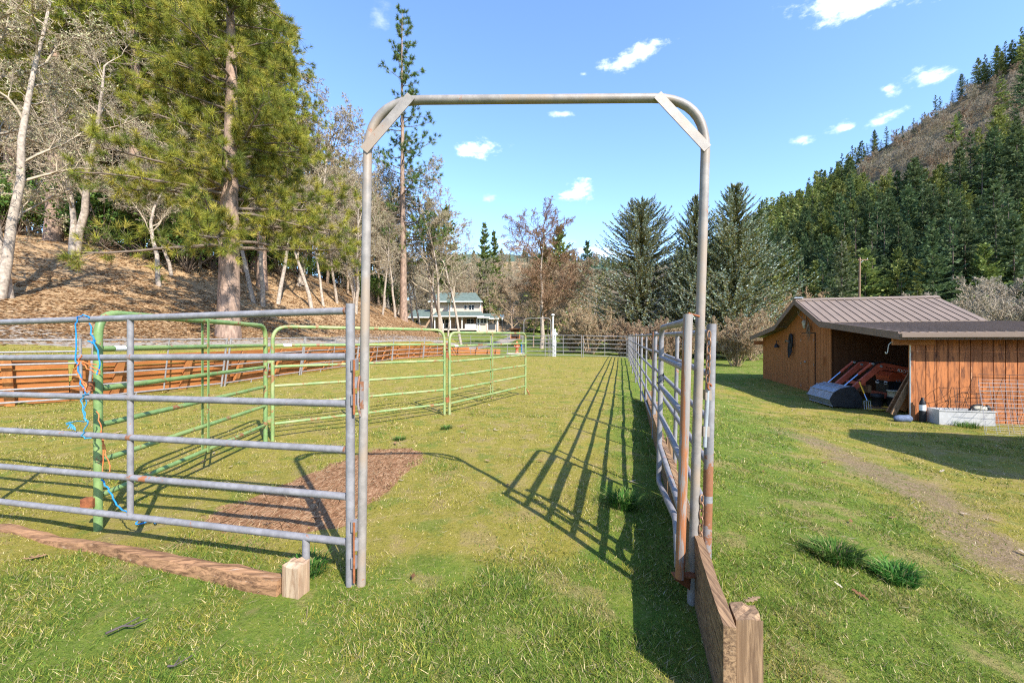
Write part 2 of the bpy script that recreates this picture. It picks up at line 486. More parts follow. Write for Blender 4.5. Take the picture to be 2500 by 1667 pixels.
def tuft(name, x, y, n, hmin, hmax, rad, label, group=None, w=.004):
    z = g(x, y)
    a = RNG.uniform(0, 6.283, n); rr = rad * np.sqrt(RNG.random(n)) * .5
    P = np.stack([np.cos(a) * rr, np.sin(a) * rr, 0 * a - .01], -1)
    h = RNG.uniform(hmin, hmax, n); lean = RNG.uniform(.2, 1.1, n) * h * (.5 + rr / rad)
    la = a + RNG.normal(0, .6, n)
    D = np.stack([np.cos(la), np.sin(la), 0 * a], -1)
    mid = P + D * (lean * .4)[:, None] + np.stack([0 * a, 0 * a, h * .65], -1)
    tip = P + D * (lean * 1.3)[:, None] + np.stack([0 * a, 0 * a, h * .85], -1)
    wv = np.stack([-np.sin(la), np.cos(la), 0 * a], -1) * w
    V = np.stack([P - wv, P + wv, mid + wv * .8, mid - wv * .8, tip], 1).reshape(-1, 3)
    b = np.arange(n)[:, None] * 5
    me = np_mesh(name, V, [b + np.array([0, 1, 2, 3]), b + np.array([3, 2, 4])],
                 cols=np.repeat(pal(n, [(.05, .14, .02), (.09, .19, .03), (.14, .22, .05), (.33, .28, .12)], [.35, .35, .2, .1]), 5, 0))
    o = single(name, me, M['grass'], label, 'grass', group); o.location = (x, y, z)
    return o
for (px, py, n, h, r, lb) in [(1520, 1235, 420, .17, .22, 'tall grass clump in the shade beside the open gate leaf'),
        (2040, 1370, 620, .15, .26, 'larger left clump of long grass on the right lawn'),
        (2185, 1420, 480, .13, .22, 'smaller right clump of long grass on the right lawn'),
        (1090, 1048, 160, .09, .16, 'small bright grass clump in the middle of the pen'),
        (975, 1075, 160, .08, .16, 'pale dry grass clump behind the bare patch'),
        (745, 1400, 300, .10, .22, 'grass clump around the foot of the grey panel')]:
    q = hit(px, py, 1.4, 20); tuft('grass_clump', q.x, q.y, n, h * .5, h, r, lb)
tuft('grass_clump', 9.75, 8.75, 260, .06, .16, .4, 'bright grass tuft in front of the metal trough')

# ------------------------------------------------------------------ fallen leaves
def leaf_mesh(xx, yy, size, lift=.012):
    n = len(xx); zz = G(xx, yy) + lift
    a = RNG.uniform(0, 6.283, n); s = size * RNG.uniform(.6, 1.3, n)
    u = np.stack([np.cos(a), np.sin(a), RNG.uniform(-.25, .25, n)], -1) * s[:, None]
    v = np.stack([-np.sin(a), np.cos(a), RNG.uniform(-.3, .3, n)], -1) * (s * .55)[:, None]
    P = np.stack([xx, yy, zz], -1)
    V = np.stack([P - u, P - v + u * .1, P + u, P + v + u * .1], 1).reshape(-1, 3)
    V[:, 2] = np.maximum(V[:, 2], np.repeat(zz, 4) - lift + .004)
    c = pal(n, [(.36, .20, .085), (.47, .29, .14), (.56, .39, .21), (.62, .47, .30), (.26, .165, .09)], [.2, .3, .27, .13, .1])
    return np_mesh('leaves', V, [np.arange(n * 4).reshape(-1, 4)], cols=np.repeat(c, 4, 0))
def oak_leaves(xx, yy, size):
    n = len(xx); out = np.array([(-1, 0), (-.7, .22), (-.45, .14), (-.25, .45), (0, .2), (.25, .5), (.5, .2), (.8, .3), (1, 0), (.8, -.3), (.5, -.18), (.25, -.5), (0, -.2), (-.25, -.42), (-.45, -.14), (-.7, -.2)])
    k = len(out); a = RNG.uniform(0, 6.283, n); s = size * RNG.uniform(.5, 1.25, n); cu = RNG.uniform(.0, .55, n); tl = RNG.uniform(-.35, .35, n)
    X = out[None, :, 0] * s[:, None]; Y = out[None, :, 1] * s[:, None]
    Z = (out[None, :, 1] ** 2 * 2 + out[None, :, 0] ** 2 * .5) * (s * cu)[:, None] + X * tl[:, None]
    Vx = np.stack([X * np.cos(a)[:, None] - Y * np.sin(a)[:, None], X * np.sin(a)[:, None] + Y * np.cos(a)[:, None], Z], -1)
    Vx = np.concatenate([np.zeros((n, 1, 3)), Vx], 1); P = np.stack([xx, yy, G(xx, yy) + .02], -1)
    V = (Vx + P[:, None]).reshape(-1, 3); b = np.arange(n)[:, None, None] * (k + 1)
    f = np.stack([np.zeros(k, int), 1 + np.arange(k), 1 + (np.arange(k) + 1) % k], -1)[None] + b
    return np_mesh('leaves', V, [f.reshape(-1, 3)], cols=np.repeat(pal(n, [(.26, .13, .06), (.36, .21, .11), (.46, .31, .19), (.55, .44, .32)]), k + 1, 0))
n = 120000
yy = RNG.uniform(9, 50, n); xx = np.interp(yy, LY, LX) - 2.2 - RNG.exponential(9, n)
mk = masks(xx, yy)['m_leaf']; k = (RNG.random(n) < mk * .95 + .05) & (xx / yy > -1.5)
single('leaf_litter', leaf_mesh(xx[k], yy[k], .075), M['grass'], None, None, kind='stuff')
n = 330
yy = np.sqrt(RNG.uniform(1.4 ** 2, 16 ** 2, n)); xx = RNG.uniform(-1.3, 1.3, n) * yy
single('fallen_leaves', oak_leaves(xx, yy, .045), M['grass'], None, None, kind='stuff')
# straw and dung bits on the bare patch
n = 2600
xx = RNG.uniform(-2.6, -.95, n); yy = RNG.uniform(2.8, 5.3, n); k = in_poly(xx, yy, PATCH); xx, yy = xx[k], yy[k]; n = len(xx)
a = RNG.normal(1.9, .9, n); L_ = RNG.uniform(.02, .07, n); P = np.stack([xx, yy, G(xx, yy) + .006], -1)
u = np.stack([np.cos(a), np.sin(a), RNG.uniform(-.1, .25, n)], -1) * L_[:, None]; v = np.stack([-np.sin(a), np.cos(a), 0 * a], -1) * .0022
V = np.stack([P - u, P + v, P + u, P - v], 1).reshape(-1, 3)
single('straw_litter', np_mesh('straw', V, [np.arange(n * 4).reshape(-1, 4)], cols=np.repeat(pal(n, [(.36, .22, .12), (.22, .11, .05), (.08, .04, .018), (.5, .34, .2)]), 4, 0)), M['grass'], None, None, kind='stuff')

# dry stalks strewn over the lawn
n = 5200
yy = np.sqrt(RNG.uniform(1.4 ** 2, 12 ** 2, n)); xx = RNG.uniform(-1.3, 1.35, n) * yy
k = RNG.random(n) < np.clip(.15 + 1.6 * (fbm(xx * .7, yy * .7, 71) - .35) + .5 * ((xx > 5) & (yy > 5)), 0, 1); xx, yy = xx[k], yy[k]; n = len(xx)
a = RNG.uniform(0, 3.14, n); L_ = RNG.uniform(.015, .075, n); P = np.stack([xx, yy, G(xx, yy) + .022], -1)
u = np.stack([np.cos(a), np.sin(a), RNG.uniform(-.15, .15, n)], -1) * L_[:, None]; v = np.stack([-np.sin(a), np.cos(a), 0 * a], -1) * (.0011 + .0004 * yy)[:, None]
V = np.stack([P - u, P + v, P + u, P - v], 1).reshape(-1, 3)
single('dry_stalks', np_mesh('stalks', V, [np.arange(n * 4).reshape(-1, 4)], cols=np.repeat(pal(n, [(.50, .40, .23), (.38, .28, .15), (.58, .50, .34)]), 4, 0)), M['grass'], None, None, kind='stuff')

# small sticks on the near lawn
def stick(pts, r, label):
    m = MB(); q = []
    for px, py in pts:
        h = hit(px, py, 1.3, 20); q.append(h + Vector((0, 0, .035)))
    m.tube(q, [r * (1 - .6 * i / (len(q) - 1)) for i in range(len(q))], 6)
    m.tube([q[1], q[1] + Vector((.05, .03, .02))], r * .5, 5)
    o = single('fallen_twig', m, M['twigdark'], label, 'twig')
M['twigdark'] = flat('dark_twig', (.07, .055, .05), .8, .4, 20)
stick([(258, 1582), (300, 1560), (325, 1545), (360, 1530)], .006, 'dark forked twig lying on the near left lawn')
stick([(410, 1662), (425, 1655), (440, 1645)], .005, 'short dark twig at the bottom edge of the near lawn')

# ------------------------------------------------------------------ pen panels
def panel(name, label, cat, A, B, zA, zB, rails, top, braces, r, mat, group=None, lean=(0, 0), rounded=0, postr=None,
          posts=(True, True), foot=0, two_brace=False, matpost=None, k=10, sticker=False, rb=None):
    A = Vector((A[0], A[1], 0)); B = Vector((B[0], B[1], 0)); lean = Vector((lean[0], lean[1], 0))
    postr = postr or r * 1.15
    def P(t, h): return A.lerp(B, t) + Vector((0, 0, zA + (zB - zA) * t + h)) + lean * h
    root = thing(name, label, cat, P(0, 0), group)
    if rounded:
        part('frame', MB().tube(fillet([P(0, -.03), P(0, top), P(1, top), P(1, -.03)], rounded, 7), postr, k), mat, root)
    else:
        for e, on in zip((0, 1), posts):
            if on: part('post', MB().tube([P(e, -.04), P(e, top)], postr, k), matpost[e] if matpost else mat, root)
    L = (B - A).length; ins = postr * .9 / L
    for h in rails:
        if rounded and h >= top - .02: continue
        part('rail', MB().tube([P(ins, h), P(1 - ins, h)], r, k), mat, root)
    for b in braces:
        rr = rb or r * .85
        hi = top if rounded else max(rails)
        nrm = (B - A).normalized().cross(Vector((0, 0, 1)))
        if two_brace:
            for sgn in (-1, 1):
                off = nrm * (r * 1.35 * sgn)
                part('brace', MB().box((P(b, min(rails)) + P(b, hi)) / 2 + off, (.03, .006, (hi - min(rails)) + .03), math.atan2((B - A).y, (B - A).x)), mat, root)
        else:
            part('brace', MB().tube([P(b, min(rails) + r * .5), P(b, hi - r * .5)], rr, k), mat, root)
    if foot:
        part('foot', MB().tube([P(foot, -.03), P(foot, min(rails))], r, k), mat, root)
    if sticker:
        d = (B - A).normalized()
        m = MB(); c = P(.03, rails[1]) + d * .10
        m.tube([c - d * .05, c + d * .05], r * 1.08, 12, False)
        part('sticker', m, M['sticker'], root)
    return root, P

RL = [1.521, 1.266, 1.003, .746, .486, .233]
gp, GP = panel('fence_panel', 'grey pipe panel with six rails left of the tall arch', 'fence panel', (-.90, 2.28), (-5.15, 3.30), 0, -.05,
               RL, 1.56, [.371, .742], .0205, M['grey'], posts=(True, True), foot=.066, postr=.0245, k=14, rb=.0175)
for h in RL[1:5]:
    c = GP(.371, h); d_ = (GP(1, h) - GP(0, h)).normalized()
    part('weld', MB().tube([c - d_ * .022, c - d_ * .012, c + d_ * .014, c + d_ * .02], [.0206, .0222, .0222, .0206], 12, False), M['rustpatch'], gp)
for h in (1.521, .746):
    c = GP(0, h); d_ = (GP(1, h) - GP(0, h)).normalized()
    part('weld', MB().tube([c + d_ * .02, c + d_ * .028, c + d_ * .036], [.0236, .0232, .0206], 12, False), M['rustpatch'], gp)
# connector lugs and pins between the panel and the arch
m = MB()
for zc in ((.985, .93), (.735, .69), (.27, .225), (.045, .0)):
    pass
for zc, w in ((1.222, .026), (1.03, .026)):
    part('connector_lug', MB().box((-.868, 2.262, zc), (.03, .034, .06)), M['grey'], gp)
for zc in (.335, .135):
    part('connector_lug', MB().box((-.868, 2.262, zc), (.03, .034, .06)), M['grey'], gp)

# ------------------------------------------------------------------ arch
arch = thing('gate_arch', 'tall tan grey pipe arch with flat corner gussets spanning the gateway', 'gate arch', (-.84, 2.28, 0))
lb, lt = Vector((-.84, 2.28, -.04)), Vector((-.800, 2.28, 2.69)); rb_, rt = Vector((.996, 2.28, -.24)), Vector((1.085, 2.28, 2.705))
part('pipe_frame', MB().tube(fillet([lb, lt, rt, rb_], .30, 10), .0245, 18), M['tan'], arch)
def gusset(a, b):
    d = (b - a); n = Vector((0, -1, 0)); s_ = d.normalized().cross(n).normalized()
    m = MB().obox((a + b) / 2 - Vector((0, .028, 0)), (d.normalized(), s_, n), (-d.length / 2, d.length / 2), (-.026, .026), (-.003, .003))
    part('gusset', m, M['tan'], arch)
gusset(Vector((-.815, 2.28, 2.40)), Vector((-.555, 2.28, 2.70)))
gusset(Vector((1.075, 2.28, 2.41)), Vector((.80, 2.28, 2.705)))
for zc in (1.125, .235):
    part('connector_lug', MB().box((-.858, 2.258, zc), (.028, .034, .06)), M['grey'], arch)
for z0, z1 in ((.95, 1.25), (.03, .36)):
    part('pin', MB().tube([(-.866, 2.245, z0), (-.866, 2.245, z1)], .007, 8), M['rust'], arch)
# rusty latch tab on left post and rust scars
part('latch_tab', MB().tube(fillet([(-.838, 2.252, 1.16), (-.842, 2.240, 1.12), (-.842, 2.240, .99), (-.834, 2.252, .94)], .03), .0065, 8), M['rustpatch'], arch)
part('rust_scar', MB().obox((-.827, 2.2552, 1.07), ((1, 0, 0), (0, 1, 0), (0, 0, 1)), (-.010, .010), (-.001, .003), (-.09, .06)), M['rustpatch'], arch)

# ------------------------------------------------------------------ open gate leaf
leaf = thing('gate_leaf', 'grey gate leaf swung open inwards with a rust streaked end post', 'gate', (.90, 2.21, .08))
n0, n1 = Vector((.905, 2.21, .075)), Vector((.950, 2.21, 1.497))
f0, f1 = Vector((1.325, 3.70, .08)), Vector((1.352, 3.70, 1.494))
part('end_post', MB().tube([n0, n1], .0245, 16), M['rustpipe'], leaf, 'end post with a long orange rust streak')
def NP(t, h):
    a = n0.lerp(n1, (h - .075) / 1.42); b = f0.lerp(f1, (h - .08) / 1.41); return a.lerp(b, t)
fr = fillet([NP(0.01, 1.455), NP(1, 1.47), NP(1, .085), NP(.13, .30), NP(.035, .10)], {1: .13, 2: .07, 3: .08}, 7)
part('frame', MB().tube(fr, .0225, 14), M['grey'], leaf)
for h in (1.20, .945, .69, .42):
    part('rail', MB().tube([NP(.015, h), NP(.99, h)], .0205, 12), M['grey'], leaf)
part('hinge_rod', MB().tube([n1 + Vector((0, 0, .004)), Vector((1.06, 2.28, 1.485))], .006, 8), M['rust'], leaf)
part('hinge_plate', MB().prism([n0 + Vector((-.03, -.01, -.004)), n0 + Vector((.085, .05, -.004)), n0 + Vector((.08, .055, -.10))], (0, .012, 0)), M['rust'], leaf)
part('hinge_shelf', MB().box(n0 + Vector((.035, .03, 0)), (.12, .05, .008)), M['rust'], leaf)

# ------------------------------------------------------------------ right-hand fence
FX = lambda y: 1.11 + .2655 * (y - 2.35)
ys_ = [2.35, 6.15, 9.8, 13.5, 17.2, 20.9, 24.5, 28.0]
names = ['nearest', 'second', 'third', 'fourth', 'fifth', 'sixth', 'last']
right_panels = []
for i in range(7):
    y0, y1 = ys_[i] + (.05 if i else 0), ys_[i + 1] - .05
    z0, z1 = g(FX(y0), y0) + .02, g(FX(y1), y1) + .02
    if i == 0: z0 = -.13
    lab = {0: 'nearest grey pipe panel of the right fence beginning behind the arch post',
           1: 'right fence panel just beyond the red rusted post',
           6: 'last grey panel of the right fence reaching the far corner'}.get(i, f'{names[i]} grey pipe panel along the right fence counting from the arch')
    mp = (M['rustpipe'] if i == 1 else M['grey'], M['grey'])
    rr, PP = panel('fence_panel', lab, 'fence panel', (FX(y0), y0), (FX(y1), y1), z0, z1,
                   [1.53, 1.27, 1.01, .75, .49, .23] if i else [1.53, 1.29, 1.03, .78, .52, .26], 1.58, [.5] if i else [.375, .74], .0205 if i < 3 else .022,
                   M['grey'] if i < 4 else M['greyfar'], 'panels of the right-hand fence', postr=.026, matpost=mp, k=12 if i < 2 else 8,
                   lean=(.022, 0) if i == 0 else (.01, 0))
    right_panels.append((rr, PP))
rr, PP = right_panels[0]
for (lx, ly) in ((1727, 963), (1722, 1052), (1711, 1360), (1704, 1440)):
    part('connector_lug', MB().box(W(lx, ly, 2.29), (.034, .03, .056)), M['tan'], rr)
for h0, h1 in ((.80, 1.12), (-.12, .12)):
    q = W(1728, 950, 2.285) if h0 > 0 else W(1712, 1372, 2.285); q2 = W(1720, 1090, 2.285) if h0 > 0 else W(1705, 1470, 2.285)
    part('pin', MB().tube([q, q2], .012, 8), M['galv'], rr)
part('rust_scar', MB().tube([PP(0, .24), PP(0, .56)], .0268, 14, False), M['rustpatch'], rr)
part('rust_scar', MB().tube([PP(0, .60), PP(0, .84)], .0268, 14, False), M['rustpatch'], rr)
# chains
def chain(label, top, n, ln=.052):
    root = thing('chain', label, 'chain', top, 'rusty chains hanging on the right arch post')
    for i in range(n):
        c = Vector(top) + Vector((-.003 * i * .4, 0, -ln * .78 * i)); a = i % 2 * math.pi / 2 + .4
        dx = Vector((math.cos(a), math.sin(a), 0))
        pts = []
        for k in range(12):
            th = 2 * math.pi * k / 12
            pts.append(c + dx * (math.cos(th) * .0125) + Vector((0, 0, math.sin(th) * ln * .5)))
        part('link', MB().tube(pts, .0042, 6, closed=True), M['chain'], root)
    e = Vector(top) + Vector((0, -.005, -ln * .78 * n))
    part('hook', MB().tube([e + Vector((.01 * math.cos(q), 0, .016 * math.sin(q))) for q in np.linspace(0, 5, 9)], .006, 6), M['rust'], root)
chain('upper rusty chain hanging between the arch post and the panel post', W(1731, 818, 2.27), 7)
chain('lower rusty chain hanging near the foot of the arch post', W(1713, 1218, 2.26), 7)
# wire tie on gate leaf far post
q = NP(1, .95)
single('tie_wire', MB().tube([q + Vector((.03 * math.cos(a) - .005, .03 * math.sin(a) - .01, .012 * math.sin(3 * a) + (.10 * a / 12))) for a in np.linspace(0, 13, 40)], .0035, 5),
       M['black'], 'dark wire twisted round the far post of the open gate leaf', 'wire')
# edge board + stub post on right
bx = lambda y: .845 + .285 * (y - 1.62)
d = Vector((.285, 1, 0)).normalized(); sd = Vector((d.y, -d.x, 0)); up = Vector((0, 0, 1))
for i, (y0, y1, zt, lab) in enumerate([(1.55, 3.75, .27, 'thick weathered edge board at the foot of the right arch post'), (3.8, 6.3, .25, 'weathered edge board under the second stretch of right fence'),
                                        (6.35, 9.6, .24, 'weathered edge board farther along the right fence')]):
    Ln = math.hypot(.285 * (y1 - y0), y1 - y0); O = Vector((bx(y0), y0, 0))
    zb = g(O.x, y0)
    m = MB(); N = 14
    vs = []; fs = []
    for j in range(N + 1):
        t_ = j / N; zz = zt + .012 * math.sin(7 * t_ + i) + RNG.normal(0, .004) + (g(O.x + d.x * Ln * t_, y0 + d.y * Ln * t_) - zb)
        b0 = zb - .35
        for (o_, z_) in ((-.022, b0), (.022, b0), (.022 + RNG.normal(0, .002), zz), (-.022 + RNG.normal(0, .002), zz + RNG.normal(0, .003))):
            vs.append(O + d * (Ln * t_) + sd * o_ + up * z_)
    for j in range(N):
        a = j * 4
        for q_ in range(4): fs.append((a + q_, a + (q_ + 1) % 4, a + 4 + (q_ + 1) % 4, a + 4 + q_))
    fs += [(3, 2, 1, 0), tuple(N * 4 + q_ for q_ in range(4))]
    m.add(vs, fs)
    single('edge_board', m, M['boardy'], lab, 'board')
def stub(name, label, c, w, dpt, z0, z1, rz, mat, jag=.012):
    m = MB(); k = 5; vs = []
    M3 = Matrix.Rotation(rz, 3, 'Z')
    grid = [(-1 + 2 * i / (k - 1), -1 + 2 * j / (k - 1)) for j in range(k) for i in range(k)]
    ring = [(i, 0) for i in range(k)] + [(k - 1, j) for j in range(1, k)] + [(i, k - 1) for i in range(k - 2, -1, -1)] + [(0, j) for j in range(k - 2, 0, -1)]
    top = [Vector(c) + M3 @ Vector((x * w / 2 * RNG.uniform(.95, 1.02), y * dpt / 2 * RNG.uniform(.95, 1.02), 0)) + Vector((0, 0, z1 + RNG.normal(0, jag * .35) - .005 * (abs(x) > .9 or abs(y) > .9))) for x, y in grid]
    idx = [j * k + i for i, j in ring]
    low = [Vector((top[a].x, top[a].y, z0)) for a in idx]
    mid = [Vector((top[a].x + RNG.normal(0, .002), top[a].y + RNG.normal(0, .002), (z0 + z1) / 2)) for a in idx]
    vs = top + mid + low; nT, nR = len(top), len(idx)
    fs = [(j * k + i, j * k + i + 1, (j + 1) * k + i + 1, (j + 1) * k + i) for j in range(k - 1) for i in range(k - 1)]
    for a in range(nR):
        b = (a + 1) % nR
        fs.append((idx[b], idx[a], nT + a, nT + b)); fs.append((nT + b, nT + a, nT + nR + a, nT + nR + b))
    m.add(vs, fs); return single(name, m, mat, label, 'wooden post')
stub('wooden_post', 'squat split wooden post ending the right edge board', (.935, 1.64, 0), .098, .11, -.5, .275, R(-14), M['oldwoodz'])
for y_ in (4.6, 7.2, 8.7):
    stub('wooden_post', {4.6: 'short wooden stake nearest the gate leaf under the right fence', 7.2: 'second short wooden stake under the right fence', 8.7: 'third short wooden stake farther up the right fence'}[y_],
         (bx(y_) + .09, y_, 0), .1, .1, -.4, g(bx(y_), y_) + .38, R(-14), M['oldwoodz'])
# left sill log + stub
a_, b_ = Vector((-1.235, 2.20, .05)), Vector((-4.1, 3.08, -.045))
m = MB(); N = 26; vs = []; fs = []
dd = (b_ - a_).normalized(); s2 = Vector((dd.y, -dd.x, 0))
for j in range(N + 1):
    t_ = j / N; c = a_.lerp(b_, t_); c.z = g(c.x, c.y) + .10 * (1 - t_) ** .75 - .012 + .006 * math.sin(17 * t_)
    wv = .040 + .006 * math.sin(9 * t_) + .005 * math.sin(23 * t_)
    for q_ in range(8):
        an = 2 * math.pi * q_ / 8
        sx = math.copysign(abs(math.cos(an)) ** .6, math.cos(an)); sz = math.copysign(abs(math.sin(an)) ** .6, math.sin(an))
        vs.append(c + s2 * (sx * wv + RNG.normal(0, .002)) + Vector((0, 0, sz * .05 - .045 + RNG.normal(0, .005) - (.06 if sz < -.5 else 0))))
for j in range(N):
    for q_ in range(8): fs.append((j * 8 + q_, j * 8 + (q_ + 1) % 8, j * 8 + 8 + (q_ + 1) % 8, j * 8 + 8 + q_))
fs += [tuple(range(8))[::-1], tuple(N * 8 + q_ for q_ in range(8))]
m.add(vs, fs); single('ground_sill', m, M['oldwood'], 'long weathered timber sill sunk in the grass before the grey panel', 'timber')
stub('wooden_post', 'pale cut stump post at the end of the timber sill', (-1.16, 2.20, 0), .105, .085, -.2, .165, R(-17), M['stump'], .014)

# ------------------------------------------------------------------ green panels
GR = [1.55, 1.297, 1.008, .745, .486, .232]
A_, B_ = (-2.99, 2.96), (-3.31, 5.5)
ga, GA = panel('fence_panel', 'near green panel tied to the grey panel with twine', 'fence panel', A_, B_, 0, .0, GR, 1.56, [.49], .0205, M['green'],
               rounded=.17, postr=.026, two_brace=True, sticker=True, k=14)
for h in (1.03, .20):
    part('bracket', MB().box(GA(0, h) + Vector((-.035, -.03, 0)), (.075, .05, .062), .2), M['rust'], ga)
gb, GB = panel('fence_panel', 'middle pale green panel between two round cornered neighbours', 'fence panel', (-3.25, 5.56), (-1.21, 7.33), 0, .0, GR, 1.555, [.485], .0195, M['green2'],
               rounded=.2, postr=.024, two_brace=True, sticker=True, k=12)
gc, GC = panel('fence_panel', 'far pale green panel with its free end in the open pen', 'fence panel', (-1.13, 7.40), (.33, 10.0), .0, .04, [h * .975 for h in GR], 1.51, [.48], .0195, M['green2'],
               rounded=.17, postr=.024, two_brace=True, sticker=True, k=12)
for h in (1.1, .3):
    part('hinge', MB().box(GB(1, h) + Vector((.04, .03, 0)), (.05, .03, .09), .7), M['rust'], gb)
    part('hinge', MB().box(GA(1, h) + Vector((.03, .03, 0)), (.05, .03, .08), .7), M['green2'], ga)
part('foot', MB().tube([GC(1, .2), GC(1, .1) + Vector((.05, 0, 0)), GC(1, -.02) + Vector((.12, -.05, 0))], .014, 8), M['rust'], gc)

# ------------------------------------------------------------------ twine
def yp(px):  # depth of the grey panel at a photo column
    a = (px - 1250) / F
    t_ = (-.9 - a * 2.28) / (1.574 + a * .377); return 2.28 + .377 * t_ - .03
def twine(name, label, strands, mat, r=.0042, back=0):
    root = thing(name, label, 'twine', W(*strands[0][0], yp(strands[0][0][0])))
    for s_ in strands:
        pts = [W(px, py, yp(px) + back) for px, py in s_]
        q = []
        for i in range(len(pts) - 1):
            for t_ in (0, .33, .66): q.append(pts[i].lerp(pts[i + 1], t_))
        q.append(pts[-1])
        q = [c + Vector((.004 * math.sin(i * 1.7), -.004 * math.cos(i * 2.1), 0)) for i, c in enumerate(q)]
        part('strand', MB().tube(q, r, 6), mat, root)
twine('twine', 'bright blue twine looped over the top grey rail', [[(219, 775), (205, 768), (191, 773), (185, 790), (186, 832), (185, 880), (193, 905), (198, 936), (210, 960)],
      [(219, 788), (224, 815), (230, 834), (241, 866), (244, 890), (237, 914)], [(216, 832), (228, 838), (232, 828)]], M['blue'])
fray = [[(206, 1029), (190, 1027), (172, 1030), (163 + dx, 1036 + dy)] for dx, dy in ((0, 0), (4, 8), (10, 10), (-1, -4), (16, 12), (22, 14))]
twine('twine', 'pale blue frayed twine knotted round the middle grey rails', [[(217, 960), (204, 964), (199, 975), (202, 999), (209, 1028), (216, 1026), (206, 1050), (200, 1062), (208, 1070), (222, 1068)],
      [(211, 975), (206, 1000), (207, 1020), (214, 1030)]] + fray, M['cyan'], .0036)
twine('twine', 'bright blue twine tail hanging low behind the grey brace', [[(248, 1169), (258, 1184), (267, 1197), (276, 1214), (285, 1232), (300, 1244), (317, 1252)]], M['blue'], .0045, .06)
twine('twine', 'orange twine knotted round the second grey rail', [[(200, 866), (194, 876), (190, 892), (186, 905), (195, 922), (206, 938), (211, 954), (215, 956)],
      [(197, 880), (205, 884), (225, 888), (236, 890)], [(200, 885), (215, 900), (232, 908), (244, 913), (243, 903), (225, 895), (205, 882)], [(204, 930), (214, 945), (204, 948)]], M['orange'], .0038)
twine('twine', 'thin orange twine hanging down behind the green post', [[(237, 1003), (243, 1025), (248, 1058), (252, 1085), (252, 1110), (251, 1150)], [(250, 1075), (260, 1110), (270, 1150)]], M['orange'], .0035, .12)
c = hit(365, 1283, 2, 6)
single('twine', MB().tube([c + Vector((.09 * math.cos(a) * (1 - .05 * a), .03 * math.sin(a * 1.7), .03 + .012 * math.sin(2 * a))) for a in np.linspace(0, 9, 30)], .005, 6), M['blue'],
       'small blue twine scrap lying in the grass under the grey panel', 'twine')

# ------------------------------------------------------------------ arena fence with leaning pipe panels and orange board wall
AP = [(-13.0, 5.6), (-9.28, 8.9), (-8.25, 11.7), (-7.75, 15), (-7.3, 19.2), (-7.05, 24.0), (-5.9, 27.2), (-4.7, 30.6)]
labs = ['grey leaning pipe panel at the far left picture edge', 'leaning grey pipe panel behind the tied twine', 'leaning grey pipe panel beneath the big pine trunk', 'fourth leaning grey panel along the orange planks',
        'leaning grey panel seen just right of the arch post', 'sixth leaning grey panel before the orange planks', 'last leaning grey panel where the orange planks end']
LH = [1.33, 1.09, .84, .59, .34, .08]
for i in range(7):
    a, b = Vector((*AP[i], 0)), Vector((*AP[i + 1], 0)); d_ = (b - a).normalized(); a2 = a + d_ * .05; b2 = b - d_ * .05
    nrm = Vector((d_.y, -d_.x, 0)); f_ = .19 - .018 * i
    panel('fence_panel', labs[i], 'fence panel', a2, b2, g(a2.x + .3, a2.y) + .02, g(b2.x + .3, b2.y) + .02, LH, 1.36, [.5], .02, M['greyfar'], 'leaning panels round the left arena',
          lean=(nrm.x * f_, nrm.y * f_), postr=.026, k=8, foot=.3 if i < 4 else 0)
BW = [(-13.3, 5.75), (-9.75, 9.0), (-8.75, 11.8), (-8.22, 15.1), (-7.75, 19.3), (-7.5, 24.4), (-6.3, 27.8), (-4.9, 31.2), (-2.3, 33.6), (-1.0, 34.0)]
blabs = ['orange stained plank wall section at the far left picture edge', 'plank wall section behind the near green panel', 'orange plank wall section beneath the big pine trunk', 'orange plank wall section in the middle of the curve',
         'plank wall section seen through the middle green panel', 'plank wall section directly below the house', 'narrow plank wall section before the corner of the arena', 'end plank wall section stepping down into the lawn', 'lowest short end piece of the plank wall']
def along(O, d_, n_, z, lean): return O
for i in range(9):
    a, b = Vector((*BW[i], 0)), Vector((*BW[i + 1], 0)); d_ = (b - a).normalized(); Ln = (b - a).length
    nrm = Vector((d_.y, -d_.x, 0)); f_ = max(.06, .20 - .018 * i)
    za, zb = g(a.x + .45, a.y) - .06, g(b.x + .45, b.y) - .06
    root = thing('plank_wall', blabs[i], 'plank wall', (a.x, a.y, za), 'orange plank walls round the left arena')
    m = MB(); nb = {7: 3, 8: 2}.get(i, 4); hb = .265
    upv = (Vector((0, 0, 1)) + nrm * f_); slope = (zb - za) / Ln
    dv = d_ + Vector((0, 0, slope))
    for j in range(nb):
        hh = hb * (.97 + .03 * RNG.random())
        L0 = 0; L1 = Ln + .02
        if i == 7 and j == 2: L1 = Ln * .55
        m.obox(a + Vector((0, 0, za)) + nrm * (-.02 * (3 - j) * .5), (dv, nrm, upv), (L0, L1), (-.025 + .032 * j, .025 + .032 * j), (j * hb, j * hb + hh - .006))
    part('planks', m, M['stain'], root)
    npst = max(2, int(Ln / 1.3))
    for j in range(npst):
        x_ = Ln * (j + .5) / npst
        if i == 7 and x_ > Ln * .8: continue
        O = a + Vector((0, 0, za)) + dv * x_
        lean_along = dv * 0 + Vector((0, 0, 1)) + nrm * (f_ + .05)
        part('post', MB().obox(O, (d_, nrm, lean_along + nrm * .11), (-.07, .07), (.03, .12), (-.1, hb * nb - .02)), M['stain2'], root)

